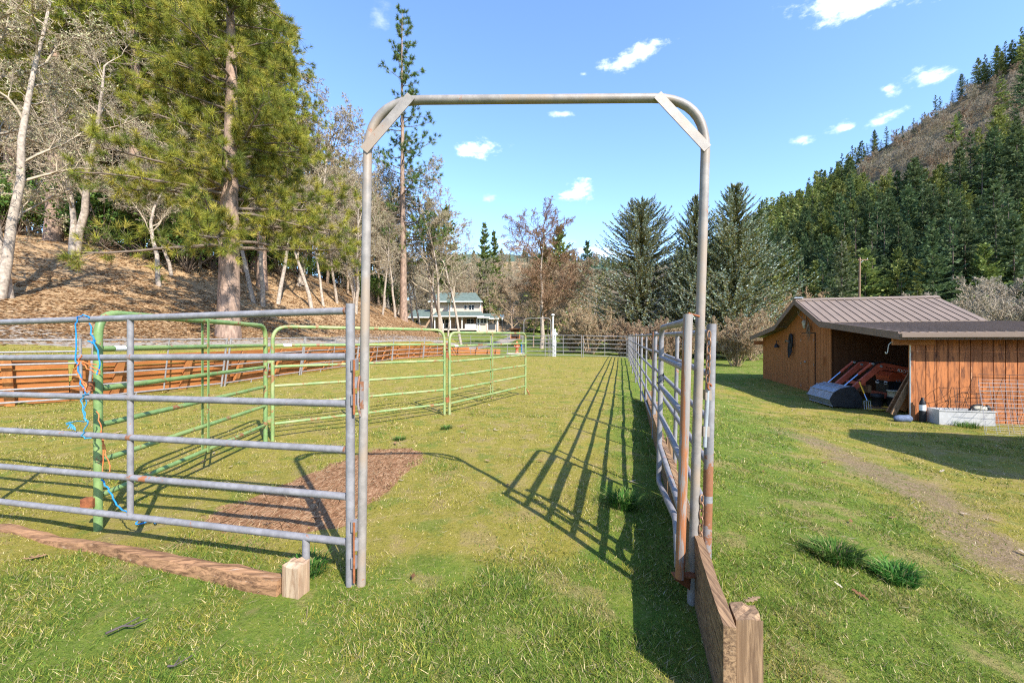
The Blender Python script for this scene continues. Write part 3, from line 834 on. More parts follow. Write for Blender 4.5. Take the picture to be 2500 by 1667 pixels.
# ------------------------------------------------------------------ far fence + small arch
def zf(x, y): return g(x, y) + .01
fl_ = [(-4.6, 30.6), (-1.5, 30.0)], [(-1.4, 30.0), (.75, 29.5)], [(2.35, 29.1), (4.85, 28.55)], [(4.95, 28.5), (7.85, 28.0)]
fn = ['far grey pipe panel behind the far green panel left half', 'far grey pipe panel left of the small arch', 'far grey pipe panel right of the small arch', 'far grey pipe panel at the right corner of the pen']
for (a, b), lb_ in zip(fl_, fn):
    panel('fence_panel', lb_, 'fence panel', a, b, zf(*a), zf(*b), [1.50, 1.23, .95, .66, .39, .12], 1.52, [.5], .021, M['greyfar'], 'far panels of the pen', k=8)
root = thing('gate_arch', 'small far grey pipe arch beside the white post', 'gate arch', (.85, 29.5, g(.85, 29.5)))
a, b = Vector((.85, 29.45, g(.85, 29.45))), Vector((2.75, 29.0, g(2.75, 29)))
part('pipe_frame', MB().tube(fillet([a, a + Vector((0, 0, 2.72)), b + Vector((0, 0, 2.74)), b], .32, 7), .025, 8), M['greyfar'], root)
panel('gate_leaf', 'closed grey pipe gate inside the small far arch', 'gate', (.95, 29.43), (2.62, 29.03), zf(.95, 29.4), zf(2.62, 29), [1.45, 1.18, .92, .65, .39, .12], 1.5, [], .021, M['greyfar'], k=8)
q = Vector((2.96, 29.6, g(2.96, 29.6)))
root = thing('hydrant_post', 'tall white post with a cap behind the far fence', 'post', q)
part('pole', MB().tube([q, q + Vector((0, 0, 2.95))], .04, 10), M['white'], root)
part('cap', MB().lathe(q + Vector((0, 0, 2.95)), [(.05, 0), (.13, .02), (.13, .07), (.05, .13)], 12), M['white'], root)
q2 = q + Vector((.16, .1, 0))
root = thing('white_hydrant', 'white water standpipe beside the tall white post', 'standpipe', q2)
part('pipe', MB().lathe(q2, [(.075, 0), (.075, .75), (.085, .78), (.085, 1.15), (.06, 1.2), (.06, 1.45), (.11, 1.5), (.13, 1.6), (.11, 1.7), (.05, 1.75), (.05, 1.85), (.07, 1.9), (.03, 2.0)], 14), M['white'], root)
part('valve', MB().tube([q2 + Vector((-.02, -.08, 1.6)), q2 + Vector((.18, -.08, 1.62))], .05, 8), M['white'], root)
# orange hydrant-like post
q = W(1262, 855, 36); q.z = g(q.x, q.y)
M['hydr'] = flat('orange_hydrant', (.55, .14, .06), .5, .15)
root = thing('fire_hydrant', 'orange red fire hydrant on a pale slab beyond the far fence', 'hydrant', q)
part('body', MB().lathe(q, [(.17, 0), (.17, .05), (.13, .08), (.13, .5), (.20, .52), (.20, .58), (.14, .62), (.14, .78), (.19, .80), (.16, .92), (.06, 1.0), (.05, 1.08)], 16), M['hydr'], root)
for sgn in (-1, 1):
    part('outlet', MB().tube([q + Vector((sgn * .12, 0, .68)), q + Vector((sgn * .26, 0, .68))], .06, 10), M['hydr'], root)
M['slab'] = flat('concrete', (.45, .40, .34), .9, .15)
single('concrete_slab', MB().box(q + Vector((-.1, .1, .0)), (1.6, .9, .12)), M['slab'], 'pale concrete slab under the orange hydrant', 'slab')
q = W(1274, 855, 37); q.z = g(q.x, q.y)
single('water_spigot', MB().tube([q, q + Vector((0, 0, .62)), q + Vector((0, 0, 1.0))], [.05, .05, .09], 8), M['blue'], 'blue topped spigot right of the orange hydrant', 'spigot')
q = W(1360, 842, 44); q.z = g(q.x, q.y)
# ------------------------------------------------------------------ barn
U = Vector((.2402, .9707, 0)); VV = Vector((.9707, -.2402, 0)); UZ = Vector((0, 0, 1))
C0 = Vector((9.28, 9.5, 0)); AX = (U, VV, UZ)
def BP(s, v, z): return C0 + U * s + VV * v + UZ * z
def bbox(m, s, v, z): return m.obox(C0, AX, s, v, z)
barn = thing('barn', 'low brown red board barn with a brown ribbed metal roof and open tractor bay', 'barn', BP(0, 0, -.45))
S_END, V_END, SH = 9.75, 4.2, 3.62
S_R, S_B1, S_B2, S_E0, S_E1 = 5.21, 3.36, 7.1, -.32, 10.15
Z_R, Z_B, Z_E = 2.84, 1.97, 1.56
def roofz(s):
    return float(np.interp(s, [S_E0, S_B1, S_R, S_B2, S_E1], [Z_E, Z_B, Z_R, Z_B, Z_E])) - .10
# gable wall boards (s from SH to S_END) in the v=0 plane, grooved
def wall_boards(axis, lo, hi, pitch, gap, z0, ztop, off, th, nsplit=1):
    m = MB(); a = lo
    while a < hi - 1e-4:
        b = min(a + pitch, hi); aa, bb = a + gap / 2, b - gap / 2
        if axis == 's':
            poly = [BP(aa, off, z0), BP(bb, off, z0), BP(bb, off, ztop(bb)), BP(aa, off, ztop(aa))]
            if aa < S_R < bb: poly.insert(3, BP(S_R, off, ztop(S_R)))
            m.prism(poly, VV * th)
        else:
            poly = [BP(off, aa, z0), BP(off, bb, z0), BP(off, bb, ztop(bb)), BP(off, aa, ztop(aa))]
            m.prism(poly, U * th)
        a = b
    return m
gw = part('gable_wall', wall_boards('s', SH, S_END, .102, .016, -.75, roofz, 0, .02), M['siding2'], barn)
m = MB(); m.prism([BP(SH, .021, -.75), BP(S_END, .021, -.75), BP(S_END, .021, roofz(S_END)), BP(S_B2, .021, roofz(S_B2)), BP(S_R, .021, roofz(S_R)), BP(SH, .021, roofz(SH))], VV * .03)
part('wall_backing', m, M['siding_in'], barn)
m = MB(); bbox(m, (SH - .02, SH + .09), (-.028, -.003), (-.75, roofz(SH))); bbox(m, (7.55, 7.58), (-.012, -.002), (-.7, 1.6))
part('corner_trim', m, M['siding2'], barn)
# bay: side wall of the shed, back wall, far end wall
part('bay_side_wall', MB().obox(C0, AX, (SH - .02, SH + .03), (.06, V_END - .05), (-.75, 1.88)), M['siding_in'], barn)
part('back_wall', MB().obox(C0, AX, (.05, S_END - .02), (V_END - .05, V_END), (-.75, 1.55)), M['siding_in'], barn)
part('far_wall', MB().obox(C0, AX, (S_END - .03, S_END), (.06, V_END - .06), (-.75, 1.42)), M['siding2'], barn)
fw = part('front_wall', wall_boards('v', .055, V_END, .208, .016, -.75, lambda v: 1.46, 0, .022), M['siding'], barn)
part('front_backing', MB().obox(C0, AX, (.023, .05), (.01, V_END), (-.75, 1.46)), M['siding_in'], barn)
m = MB(); bbox(m, (-.01, .07), (-.03, .05), (-.75, 1.44)); part('corner_post', m, M['siding'], barn)
m = MB(); bbox(m, (-.014, .03), (-.031, -.036), (-.7, 1.3)); part('corner_bead', m, M['white'], barn)
part('header_beam', MB().obox(C0, AX, (-.06, .0), (-.40, .40), (1.27, 1.42)), M['trimwood'], barn)
part('tie_beam', MB().obox(C0, AX, (S_END - .02, S_END + .06), (-.38, .3), (1.20, 1.38)), M['siding2'], barn)
part('bay_stud', MB().obox(C0, AX, (.07, .13), (.16, .26), (-.6, 1.40)), M['oldwoodz'], barn)
# doors
m = MB(); bbox(m, (4.66, 5.74), (-.003, -.0005), (-.66, 1.66)); part('door_gap', m, M['black'], barn)
for lo, hi in ((4.62, 5.21), (5.24, 5.83)):
    pass
door = part('double_door', MB(), M['siding2'], barn) if False else None
for k_, (lo, hi) in enumerate(((4.70, 5.19), (5.235, 5.70))):
    m = MB(); bbox(m, (lo, hi), (-.020, -.0042), (-.62, 1.62))
    for gq in np.arange(lo + .1, hi - .03, .1): bbox(m, (gq, gq + .085), (-.024, -.020), (-.6, 1.6))
    dr = part('door', m, M['siding2'], barn)
    m = MB(); bbox(m, (lo - .01, lo + .05), (-.034, -.0245), (-.62, 1.63)); bbox(m, (hi - .05, hi + .01), (-.034, -.0245), (-.62, 1.63)); bbox(m, (lo + .05, hi - .05), (-.034, -.0245), (1.55, 1.63))
    part('door_trim', m, M['trimwood'], dr)
    if k_ == 1:
        part('knob', MB().lathe(BP(5.31, -.04, .62), [(.0, 0), (.03, .01), (.035, .03), (.02, .05), (0, .055)], 12, Matrix(((0, 0, -.97), (0, 1, .24), (1, 0, 0)))), M['galv'], dr)
    for hz in (1.35, .5, -.3):
        part('hinge', MB().obox(C0, AX, ((lo, lo + .02) if k_ == 0 else (hi - .01, hi + .02)), (-.04, -.036), (hz, hz + .09)), M['galv'], dr)
part('switch_box', MB().obox(C0, AX, (4.02, 4.13), (-.07, -.004), (.62, .86)), M['siding2'], barn)
# roof
def roof_part(name, pts, th, v0, v1, pitch, mat, ribh=.022, ribw=.035):
    """pts: list of (s,z) along the slope, extruded v0..v1"""
    m = MB()
    for (sa, za), (sb, zb) in zip(pts[:-1], pts[1:]):
        m.prism([BP(sa, v0, za), BP(sb, v0, zb), BP(sb, v0, zb - th), BP(sa, v0, za - th)], VV * (v1 - v0))
        v = v0 + .03
        while v < v1:
            m.prism([BP(sa, v, za + ribh), BP(sb, v, zb + ribh), BP(sb, v, zb + .001), BP(sa, v, za + .001)], VV * ribw)
            v += pitch
    return part(name, m, mat, barn)
V0 = -.42
roof_part('upper_roof', [(S_B1 - .06, Z_B - .01), (S_R, Z_R)], .03, V0, 3.75, .232, M['rooftop'])
roof_part('upper_roof', [(S_R, Z_R), (S_B2 + .06, Z_B - .01)], .03, V0, 3.75, .232, M['rooftop'])
roof_part('lean_to_roof', [(S_E0, Z_E), (S_B1, Z_B - .035)], .03, V0, 4.35, .17, M['rooftop'], .016, .03)
roof_part('lean_to_roof', [(S_B2, Z_B - .035), (S_E1, Z_E)], .03, V0, 4.35, .23, M['rooftop'])
m = MB(); m.prism([BP(S_R - .14, V0 - .01, Z_R - .035), BP(S_R, V0 - .01, Z_R + .045), BP(S_R + .14, V0 - .01, Z_R - .035), BP(S_R + .13, V0 - .01, Z_R - .05), BP(S_R, V0 - .01, Z_R + .03), BP(S_R - .13, V0 - .01, Z_R - .05)], VV * 4.2)
part('ridge_cap', m, M['rooftop'], barn)
m = MB()
pr = [(S_E0, Z_E), (S_B1, Z_B), (S_R, Z_R), (S_B2, Z_B), (S_E1, Z_E)]
for (sa, za), (sb, zb) in zip(pr[:-1], pr[1:]):
    m.prism([BP(sa, V0 - .03, za + .015), BP(sb, V0 - .03, zb + .015), BP(sb, V0 - .03, zb - .165), BP(sa, V0 - .03, za - .165)], VV * .026)
part('rake_fascia', m, M['fascia'], barn)
m = MB(); bbox(m, (S_E0 - .03, S_E0 - .002), (V0 - .03, 4.35), (Z_E - .17, Z_E - .03)); part('eave_fascia', m, M['fascia'], barn)
m = MB(); bbox(m, (S_E0 - .12, S_E0 - .035), (V0 - .02, 4.35), (Z_E - .115, Z_E - .035)); part('gutter', m, M['rooftop'], barn)
m = MB(); bbox(m, (S_E0 + .0, S_B1), (V0, 4.3), (0, .02))
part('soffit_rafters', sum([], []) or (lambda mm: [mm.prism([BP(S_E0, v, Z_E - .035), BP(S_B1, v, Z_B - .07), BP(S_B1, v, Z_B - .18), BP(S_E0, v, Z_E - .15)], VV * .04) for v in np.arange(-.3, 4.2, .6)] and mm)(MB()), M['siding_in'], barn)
m = MB(); m.prism([BP(1.9, 2.2, float(np.interp(1.9, [S_E0, S_B1], [Z_E, Z_B])) + .0), BP(2.0, 2.2, 1.86), BP(2.0, 2.2, 1.87), BP(1.9, 2.2, 1.85)], VV * .2)
# ridge solar lamp
b_ = BP(S_R, -.33, Z_R + .03)
root = thing('solar_light', 'small solar panel lamp sitting on the front end of the barn ridge', 'solar light', b_)
part('panel', MB().obox(b_ + Vector((0, 0, .05)), (U, VV, UZ), (-.08, .08), (-.13, .13), (0, .025)), M['glass'], root)
part('frame', MB().obox(b_ + Vector((0, 0, .045)), (U, VV, UZ), (-.09, .09), (-.14, .14), (-.03, .004)), M['galv'], root)
# antlers on gable
b_ = BP(5.25, -.06, 2.02)
root = thing('antler_skull', 'deer skull with antlers and dried vine hung under the gable peak', 'antlers', b_)
part('skull', MB().lathe(b_ + VV * -.05, [(0, -.22), (.035, -.2), (.05, -.1), (.075, 0), (.07, .06), (0, .1)], 10), M['bone'], root)
M['antler'] = flat('antler', (.22, .17, .12), .7, .3, 20)
for sg in (-1, 1):
    q0 = b_ + UZ * .06
    beam = [q0 + U * (sg * .03), q0 + U * (sg * .15) + UZ * .12 - VV * .05, q0 + U * (sg * .32) + UZ * .22 - VV * .10, q0 + U * (sg * .40) + UZ * .40 - VV * .12]
    m = MB().tube(fillet(beam, .08, 4), [.018] * 6 + [.012] * 6, 7)
    for f_, l_ in ((.35, .16), (.65, .18), (.85, .13)):
        c = beam[0].lerp(beam[3], f_) + UZ * (.03 * (1 - f_))
        m.tube([c, c + UZ * l_ + U * (sg * -.03) - VV * .04], [.011, .004], 6)
    part('antler', m, M['antler'], root)
m = MB()
for k_ in range(16):
    a0 = BP(5.0 + RNG.normal(0, .10), -.09, 1.9 + RNG.normal(0, .1)); m.tube([a0, a0 + Vector((RNG.normal(0, .06), RNG.normal(0, .06), -RNG.uniform(.12, .5)))], [.012, .004], 5)
part('vine', m, M['antler'], root)
# harness / dark ornament and bell
b_ = BP(6.45, -.06, 1.28)
root = thing('horse_harness', 'dark leather harness bundle hanging left of the barn door', 'harness', b_)
part('collar', MB().tube([b_ + U * (.11 * math.cos(a)) + UZ * (.24 * math.sin(a) + .1) - VV * .03 for a in np.linspace(0, 6.283, 18)[:-1]], .045, 8, closed=True), M['black'], root)
for k_ in range(4):
    o_ = (-.12, -.03, .05, .15)[k_]
    part('strap', MB().tube([b_ + U * o_ - VV * .05, b_ + U * (o_ + .02) - UZ * .25 - VV * .06, b_ + U * (o_ - .02) - UZ * (.35 + .07 * k_) - VV * .05], [.03, .024, .03], 7), M['black'], root)
part('hames', MB().tube([b_ + U * .12 + UZ * .05 - VV * .06, b_ + U * .35 + UZ * .12 - VV * .07, b_ + U * .45 + UZ * .05 - VV * .06], [.03, .02, .03], 7), M['antler'], root)
b_ = BP(7.85, -.10, 1.22)
root = thing('bell', 'small dark iron bell on the left lean-to wall of the barn', 'bell', b_)
part('cup', MB().lathe(b_, [(.10, -.12), (.085, -.08), (.06, 0), (.03, .04), (0, .05)], 12), M['black'], root)
part('bracket', MB().tube([b_ + UZ * .05, b_ + UZ * .16, b_ + UZ * .16 + VV * .1], .012, 6), M['black'], root)
# candy-cane hook
b_ = W(2180, 838, 9.55)
single('hanging_hook', MB().tube(fillet([b_ + Vector((.02, 0, .02)), b_ + Vector((-.04, 0, .03)), b_ + Vector((-.10, 0, -.03)), b_ + Vector((-.13, 0, -.22)), b_ + Vector((-.17, 0, -.24)), b_ + Vector((-.18, 0, -.19))], .02, 4), .009, 7), M['bone'], 'pale crooked hook hanging from the barn header beam', 'hook')

# ------------------------------------------------------------------ tractor in the bay
GZ = -.44
def TP(s, v, z): return BP(s, v, GZ + z)
trac = thing('tractor', 'orange red compact tractor with a front loader parked in the open bay', 'tractor', TP(2.03, 1.5, 0))
def tbox(name, s, v, z, mat, par=None):
    return part(name, MB().obox(C0 + UZ * GZ, AX, s, v, z), mat, par or trac)
# bucket: curled profile in (v,z), extruded along s
prof = [(-.30, .02), (-.62, .02), (-.98, .04), (-1.06, .22), (-.96, .42), (-.80, .53), (-.62, .58), (-.48, .58)]
inn = [(v + .022 * (1 if v < -.75 else 0), z - .02 * (1 if z > .4 else -1)) for v, z in prof]
bk = MB()
for (va, za), (vb, zb) in zip(prof[:-1], prof[1:]):
    dv, dz = vb - va, zb - za; l_ = math.hypot(dv, dz); nv, nz = dz / l_ * .02, -dv / l_ * .02
    bk.prism([TP(1.36, va, za), TP(1.36, vb, zb), TP(1.36, vb + nv, zb + nz), TP(1.36, va + nv, za + nz)], U * 1.32)
bucket = part('bucket', bk, M['bucketm'], trac)
m = MB()
for va, za in prof[2:7]:
    m.tube([TP(1.36, va - .006, za + .002), TP(2.68, va - .006, za + .002)], .014, 6)
part('rib', m, M['bucketm'], bucket)
for s_ in (1.355, 2.665):
    part('side_plate', MB().prism([TP(s_, v, z) for v, z in prof] + [TP(s_, -.30, .30)], U * .016), M['black'], bucket)
for s_ in (1.56, 2.44):
    w_ = .045
    pts = [(-.55, .38), (.22, 1.14), (.86, 1.02), (1.7, .85)]
    m = MB(); th = .075
    m.prism([TP(s_ - w_, -.55, .30), TP(s_ - w_, .18, 1.02), TP(s_ - w_, .30, 1.05), TP(s_ - w_, 1.7, .78), TP(s_ - w_, 1.7, .92), TP(s_ - w_, .26, 1.22), TP(s_ - w_, .16, 1.19), TP(s_ - w_, -.58, .42)], U * (2 * w_))
    arm = part('loader_arm', m, M['loader'], trac)
    part('cylinder', MB().tube([TP(s_, .02, 1.20), TP(s_, -.30, .90)], .035, 10), M['loader'], arm)
    part('piston', MB().tube([TP(s_, -.30, .90), TP(s_, -.62, .58)], .018, 8), M['steel'], arm)
    part('brace', MB().tube([TP(s_, .62, 1.04), TP(s_, 1.1, .55)], .03, 8), M['loader'], arm)
    part('post', MB().obox(C0 + UZ * GZ, AX, (s_ - .04, s_ + .04), (1.0, 1.14), (.35, 1.0)), M['loader'], arm)
tbox('cross_tube', (1.60, 2.40), (-.18, -.10), (.60, .68), M['loader'])
tbox('front_guard', (1.66, 2.34), (-.02, .06), (.40, .60), M['oldwood'])
hood = MB().prism([TP(1.74, .52, .72), TP(1.74, .50, .86), TP(1.74, .62, .95), TP(1.74, 2.2, 1.02), TP(1.74, 2.2, .72)], U * .58)
hd = part('hood', hood, M['tractor'], trac)
tbox('grille', (1.76, 2.30), (.50, .53), (.36, .72), M['black'])
for s_ in (1.84, 2.20):
    part('headlight', MB().lathe(TP(s_, .49, .66), [(.05, 0), (.05, .02), (0, .03)], 12, Matrix(((0, 0, -.97), (0, 1, .24), (1, 0, 0)))), M['white'], trac)
tbox('bumper', (1.68, 2.36), (.40, .48), (.26, .40), M['loader'])
tbox('engine_side', (1.78, 2.28), (.54, 2.0), (.36, .72), M['black'])
def wheel(s_, v, r_, w_):
    Mx = Matrix((U, VV, UZ)).transposed() @ Matrix(((0, 0, 1), (0, 1, 0), (1, 0, 0)))
    ty = part('wheel', MB().lathe(TP(s_ - w_ / 2, v, r_), [(r_ * .55, 0), (r_ * .92, .0), (r_, .03), (r_, w_ - .03), (r_ * .92, w_), (r_ * .55, w_)], 22, Mx), M['black'], trac)
    part('rim', MB().lathe(TP(s_ - w_ / 2 + .03, v, r_), [(0, 0), (r_ * .55, 0), (r_ * .55, w_ - .06), (0, w_ - .06)], 18, Mx), M['tractor'], ty)
for s_ in (1.52, 2.54): wheel(s_, .95, .30, .20)
for s_ in (1.46, 2.6): wheel(s_, 2.5, .48, .28)
for s_, q in ((1.56, 0), (2.44, .5), (1.5, .9)):
    pts = [TP(s_ + .06, .9, 1.08), TP(s_ + .08, .5, 1.22), TP(s_ + .07, .15, 1.24), TP(s_ + .09, -.1, 1.0 - .1 * q), TP(s_ + .12, .1, .75), TP(s_ + .16, .45, .66)]
    part('hydraulic_hose', MB().tube(fillet(pts, .1, 4), .014, 7), M['black'], trac)
for s_ in (1.56, 2.44):
    for v_, z_ in ((.20, 1.13), (-.50, .37), (.02, 1.19)):
        part('pivot_pin', MB().tube([TP(s_ - .065, v_, z_), TP(s_ + .065, v_, z_)], .03, 10), M['galv'], trac)
tbox('seat_post', (1.9, 2.1), (2.2, 2.5), (.9, 1.35), M['black'])
def text_mesh(txt, size, mat, par, O, xd, yd, name='lettering'):
    cu = bpy.data.curves.new('txt', 'FONT'); cu.body = txt; cu.size = size; cu.extrude = .001; cu.align_x = 'LEFT'; cu.resolution_u = 3
    o = bpy.data.objects.new('txt', cu); COL.objects.link(o)
    dg = bpy.context.evaluated_depsgraph_get(); me = bpy.data.meshes.new_from_object(o.evaluated_get(dg))
    bpy.data.objects.remove(o); bpy.data.curves.remove(cu)
    xd = Vector(xd).normalized(); yd = (Vector(yd) - xd * Vector(yd).dot(xd)).normalized(); zd = xd.cross(yd)
    for v in me.vertices: v.co = Vector(O) + xd * v.co.x + yd * v.co.y + zd * (v.co.z + .003)
    return part(name, me, mat, par)
dirv = (TP(1.5, 1.7, .85) - TP(1.5, .3, 1.13))
arms = [c for c in trac.children if c.name.startswith('loader_arm')]
text_mesh('KIOTI', .115, M['white'], arms[0], TP(1.512, .56, .995), dirv, UZ)
text_mesh('KL4T10', .07, M['black'], arms[0], TP(1.512, .30, 1.075), dirv, UZ)
text_mesh('LX 3054', .09, M['galv'], trac, TP(1.735, .66, .70), VV, UZ)
tbox('cowl', (1.76, 2.28), (.53, 2.1), (.66, .725), M['black'])
# pails
def pail(label, c, r, h, mat, lidm):
    root = thing('pail', label, 'pail', c)
    part('body', MB().lathe(c, [(r * .86, 0), (r, h * .9), (r * 1.06, h * .9), (r * 1.06, h * .95), (r, h)], 18), mat, root)
    if lidm: part('lid', MB().lathe(c, [(r * 1.07, h), (r * 1.07, h + .05), (0, h + .055)], 18), lidm, root)
c1 = W(2182, 978, 10.6); c1.z = GZ + .10
pail('black pail under a stacked white pail in front of the tractor', c1, .145, .26, M['black'], None)
pail('white pail stacked on top of a black pail', c1 + UZ * .265, .14, .16, M['bone'], None)
c2 = W(2142, 976, 10.8); c2.z = GZ + .1
pail('dark lidded pail beside the stacked pails', c2, .13, .26, M['black'], M['black'])
a = W(2122, 974, 11.0); a.z = GZ + .085; b = W(2205, 980, 10.3); b.z = GZ + .085
single('yellow_board', MB().tube([a, b], .02, 4), M['yellow'], 'yellow painted board lying across the bay behind the hoses', 'board')
m = MB().box((c1 + c2) / 2 + Vector((.05, .1, -.06)), (.75, .42, .08), -.24); single('pallet', m, M['oldwood'], 'low wooden pallet carrying the pails', 'pallet')
# fork
ft, fb = W(2098, 931, 10.75), W(2115, 981, 10.45)
ft = TP(1.30, -.62, .66) + Vector((0, 0, 0)); 
ft = W(2098, 931, 10.75); fb = W(2117, 977, 10.5)
root = thing('digging_fork', 'yellow handled digging fork leaning against the loader bucket', 'fork', fb)
mid = ft.lerp(fb, .65)
part('handle', MB().tube([ft, mid], .017, 8), M['yellow'], root)
part('shaft', MB().tube([mid, fb], .014, 8), M['steel'], root)
part('grip', MB().tube([ft + Vector((-.05, 0, .03)), ft, ft + Vector((.05, 0, .02))], .013, 6), M['black'], root)
dn = (fb - ft).normalized()
for k_ in range(4):
    o_ = (k_ - 1.5) * .055
    part('tine', MB().tube(fillet([fb, fb + Vector((o_, 0, -.015)), fb + Vector((o_ * 1.05, -.02, -.22))], .012, 3), .007, 6), M['galv'], root)
# hoses
def hose(label, c, r, n, mat, rr=.011, sq=.5):
    pts = [Vector((c[0] + r * (1 + .03 * math.sin(i)) * math.cos(a), c[1] + r * sq * math.sin(a), g(c[0], c[1]) + .03 + .004 * i / 6)) for i, a in enumerate(np.linspace(0, 6.283 * n, int(22 * n)))]
    single('garden_hose', MB().tube(pts, rr, 7), mat, label, 'hose')
q = hit(2150, 1002, 8, 14)
hose('yellow garden hose coil at the mouth of the bay', q, .34, 2.3, M['hosey'])
hose('red garden hose coil between the yellow and green hoses', q + Vector((.25, .1, 0)), .26, 2.5, M['hoser'], .014)
hose('green garden hose coil behind the red hose', q + Vector((.42, .22, 0)), .24, 1.6, M['hoseg'], .012)
# leaning boards
for i, (pa, ya, pb, yb, mt, w_, lb_) in enumerate([((2168, 1006), 10.0, (2222, 912), 9.95, 'oldwood', .10, 'long grey board leaning inside the bay opening'), ((2180, 1012), 9.75, (2226, 925), 9.7, 'oldwoodz', .12, 'dark weathered plank leaning nearest the barn corner'),
        ((2200, 1000), 9.85, (2228, 955), 9.8, 'trimwood', .20, 'yellowish short plank leaning behind the corner post')]):
    a, b = W(*pa, ya), W(*pb, yb); a.z = max(a.z, g(a.x, a.y))
    d_ = (b - a).normalized(); n_ = d_.cross(Vector((0, 1, 0))).normalized(); m = MB().obox(a, (d_, Vector((0, 1, 0)), n_), (0, (b - a).length), (-.015, .015), (-w_ / 2, w_ / 2))
    single('leaning_board', m, M[mt], lb_, 'board')
q = W(2204, 1022, 9.35); q.z = g(q.x, q.y) + .07
M3 = Matrix(((0, 0, 1), (0, 1, 0), (-1, 0, 0)))
single('feed_sack', MB().lathe(q - Vector((.17, 0, 0)), [(.03, -.02), (.07, .02), (.085, .1), (.08, .22), (.09, .3), (.05, .36), (.02, .38)], 12, M3), M['bag'], 'blue grey sack lying at the barn corner post', 'sack')
# trough, jug, pump
O = Vector((9.41, 9.02, g(9.4, 9.1) - .03)); tx_ = Vector((.53, -.12, 0)).normalized(); ty_ = Vector((.12, .53, 0)).normalized()
tr = thing('metal_trough', 'pale grey metal trough standing against the barn front wall', 'trough', O)
L_, Wd, Hh = 1.0, .36, .36
m = MB()
for (a0, a1, b0, b1, z0, z1) in [(0, L_, 0, .012, 0, Hh), (0, L_, Wd - .012, Wd, 0, Hh), (0, .012, .012, Wd - .012, 0, Hh), (L_ - .012, L_, .012, Wd - .012, 0, Hh), (.012, L_ - .012, .012, Wd - .012, .02, .03)]:
    m.obox(O, (tx_, ty_, UZ), (a0, a1), (b0, b1), (z0, z1))
part('tub', m, M['tank'], tr)
m = MB().obox(O, (tx_, ty_, UZ), (-.012, L_ + .012), (-.014, -.001), (Hh - .025, Hh + .004)); part('rim', m, M['tank'], tr)
q = O + ty_ * .30 - tx_ * .12; q.z = g(q.x, q.y)
root = thing('plastic_jug', 'dark jug with a white label behind the left end of the trough', 'jug', q)
part('body', MB().lathe(q, [(.055, 0), (.06, .02), (.06, .40), (.045, .47), (.028, .50), (.028, .55), (0, .55)], 14), M['black'], root)
part('label', MB().lathe(q, [(.0612, .26), (.0612, .39)], 14), M['white'], root)
q = O + tx_ * (L_ - .12) + ty_ * .2 + UZ * (Hh + .02)
root = thing('water_pump', 'small black and white water pump on the right end of the trough', 'pump', q)
part('motor', MB().tube([q - tx_ * .13, q - tx_ * .10, q + tx_ * .08, q + tx_ * .1], [.04, .065, .065, .04], 12), M['bone'], root)
part('pump_head', MB().lathe(q + tx_ * .13 - UZ * .06, [(.05, 0), (.06, .05), (.04, .12), (.02, .15)], 10), M['black'], root)
part('hose_loop', MB().tube(fillet([q + tx_ * .13, q + UZ * .10, q - tx_ * .14 + UZ * .07, q - tx_ * .2 - UZ * .05], .05, 4), .018, 7), M['black'], root)
# wire mesh sheets leaning on the wall
M['wire'] = flat('galvanised_wire', (.30, .30, .31), .5, .15, 20, .6)
M['dwire'] = flat('dark_wire', (.06, .05, .045), .6, .3)
def mesh_sheet(label, a, b, c, nx_, nz_, mat, r=.0026):
    """a: bottom-left, b: bottom-right, c: top-left"""
    m = MB(); a, b, c = Vector(a), Vector(b), Vector(c)
    for i in range(nx_ + 1):
        t_ = i / nx_; p0 = a.lerp(b, t_); p1 = p0 + (c - a)
        m.tube([p0, p0.lerp(p1, .5) + Vector((RNG.normal(0, .008), RNG.normal(0, .012), 0)), p1 + Vector((RNG.normal(0, .01), 0, RNG.normal(0, .006)))], r, 4, False)
    for j in range(nz_ + 1):
        t_ = (j / nz_) ** 1.0; p0 = a.lerp(c, t_); p1 = p0 + (b - a)
        m.tube([p0, p0.lerp(p1, .33) + Vector((0, RNG.normal(0, .012), RNG.normal(0, .006))), p0.lerp(p1, .66) + Vector((0, RNG.normal(0, .012), RNG.normal(0, .006))), p1], r, 4, False)
    single('wire_mesh', m, mat, label, 'wire mesh', 'wire mesh sheets leaning on the barn')
gz = g(10, 8.6)
mesh_sheet('front silvery wire mesh sheet leaning outermost on the barn wall', (9.38, 8.12, gz), (11.6, 7.55, gz), (10.22, 8.98, gz + .93), 12, 12, M['wire'])
mesh_sheet('second wire mesh sheet leaning steeply behind the front sheet', (9.62, 8.30, gz), (11.8, 7.8, gz), (10.35, 9.08, gz + .99), 10, 13, M['wire'])
mesh_sheet('dark rusty wire sheet propped highest behind the silvery mesh', (10.28, 8.95, gz), (12.4, 8.4, gz), (10.42, 9.16, gz + 1.1), 4, 3, M['dwire'], .005)
def cage(label, c, lean, h=.75):
    root = thing('wire_cage', label, 'wire cage', c, 'tomato cages by the barn'); c = Vector(c); ax = Vector((lean[0], lean[1], 1)).normalized()
    for r_, z_ in ((.17, 1.0), (.13, .6), (.09, .25)):
        part('ring', MB().tube([c + ax * (h * z_) + Vector((r_ * math.cos(a), r_ * math.sin(a), 0)) for a in np.linspace(0, 6.283, 21)[:-1]], .004, 5, closed=True), M['dwire'], root)
    for k_ in range(3):
        a = k_ * 2.09 + .4; part('leg', MB().tube([c + Vector((.04 * math.cos(a), .04 * math.sin(a), 0)), c + ax * h + Vector((.17 * math.cos(a), .17 * math.sin(a), 0))], .004, 5), M['dwire'], root)
cage('conical wire cage leaning behind the middle of the trough', (9.95, 9.15, gz + .05), (-.12, .1))
cage('conical wire cage beside the pump end of the trough', (10.25, 8.98, gz), (-.05, .15), .7)

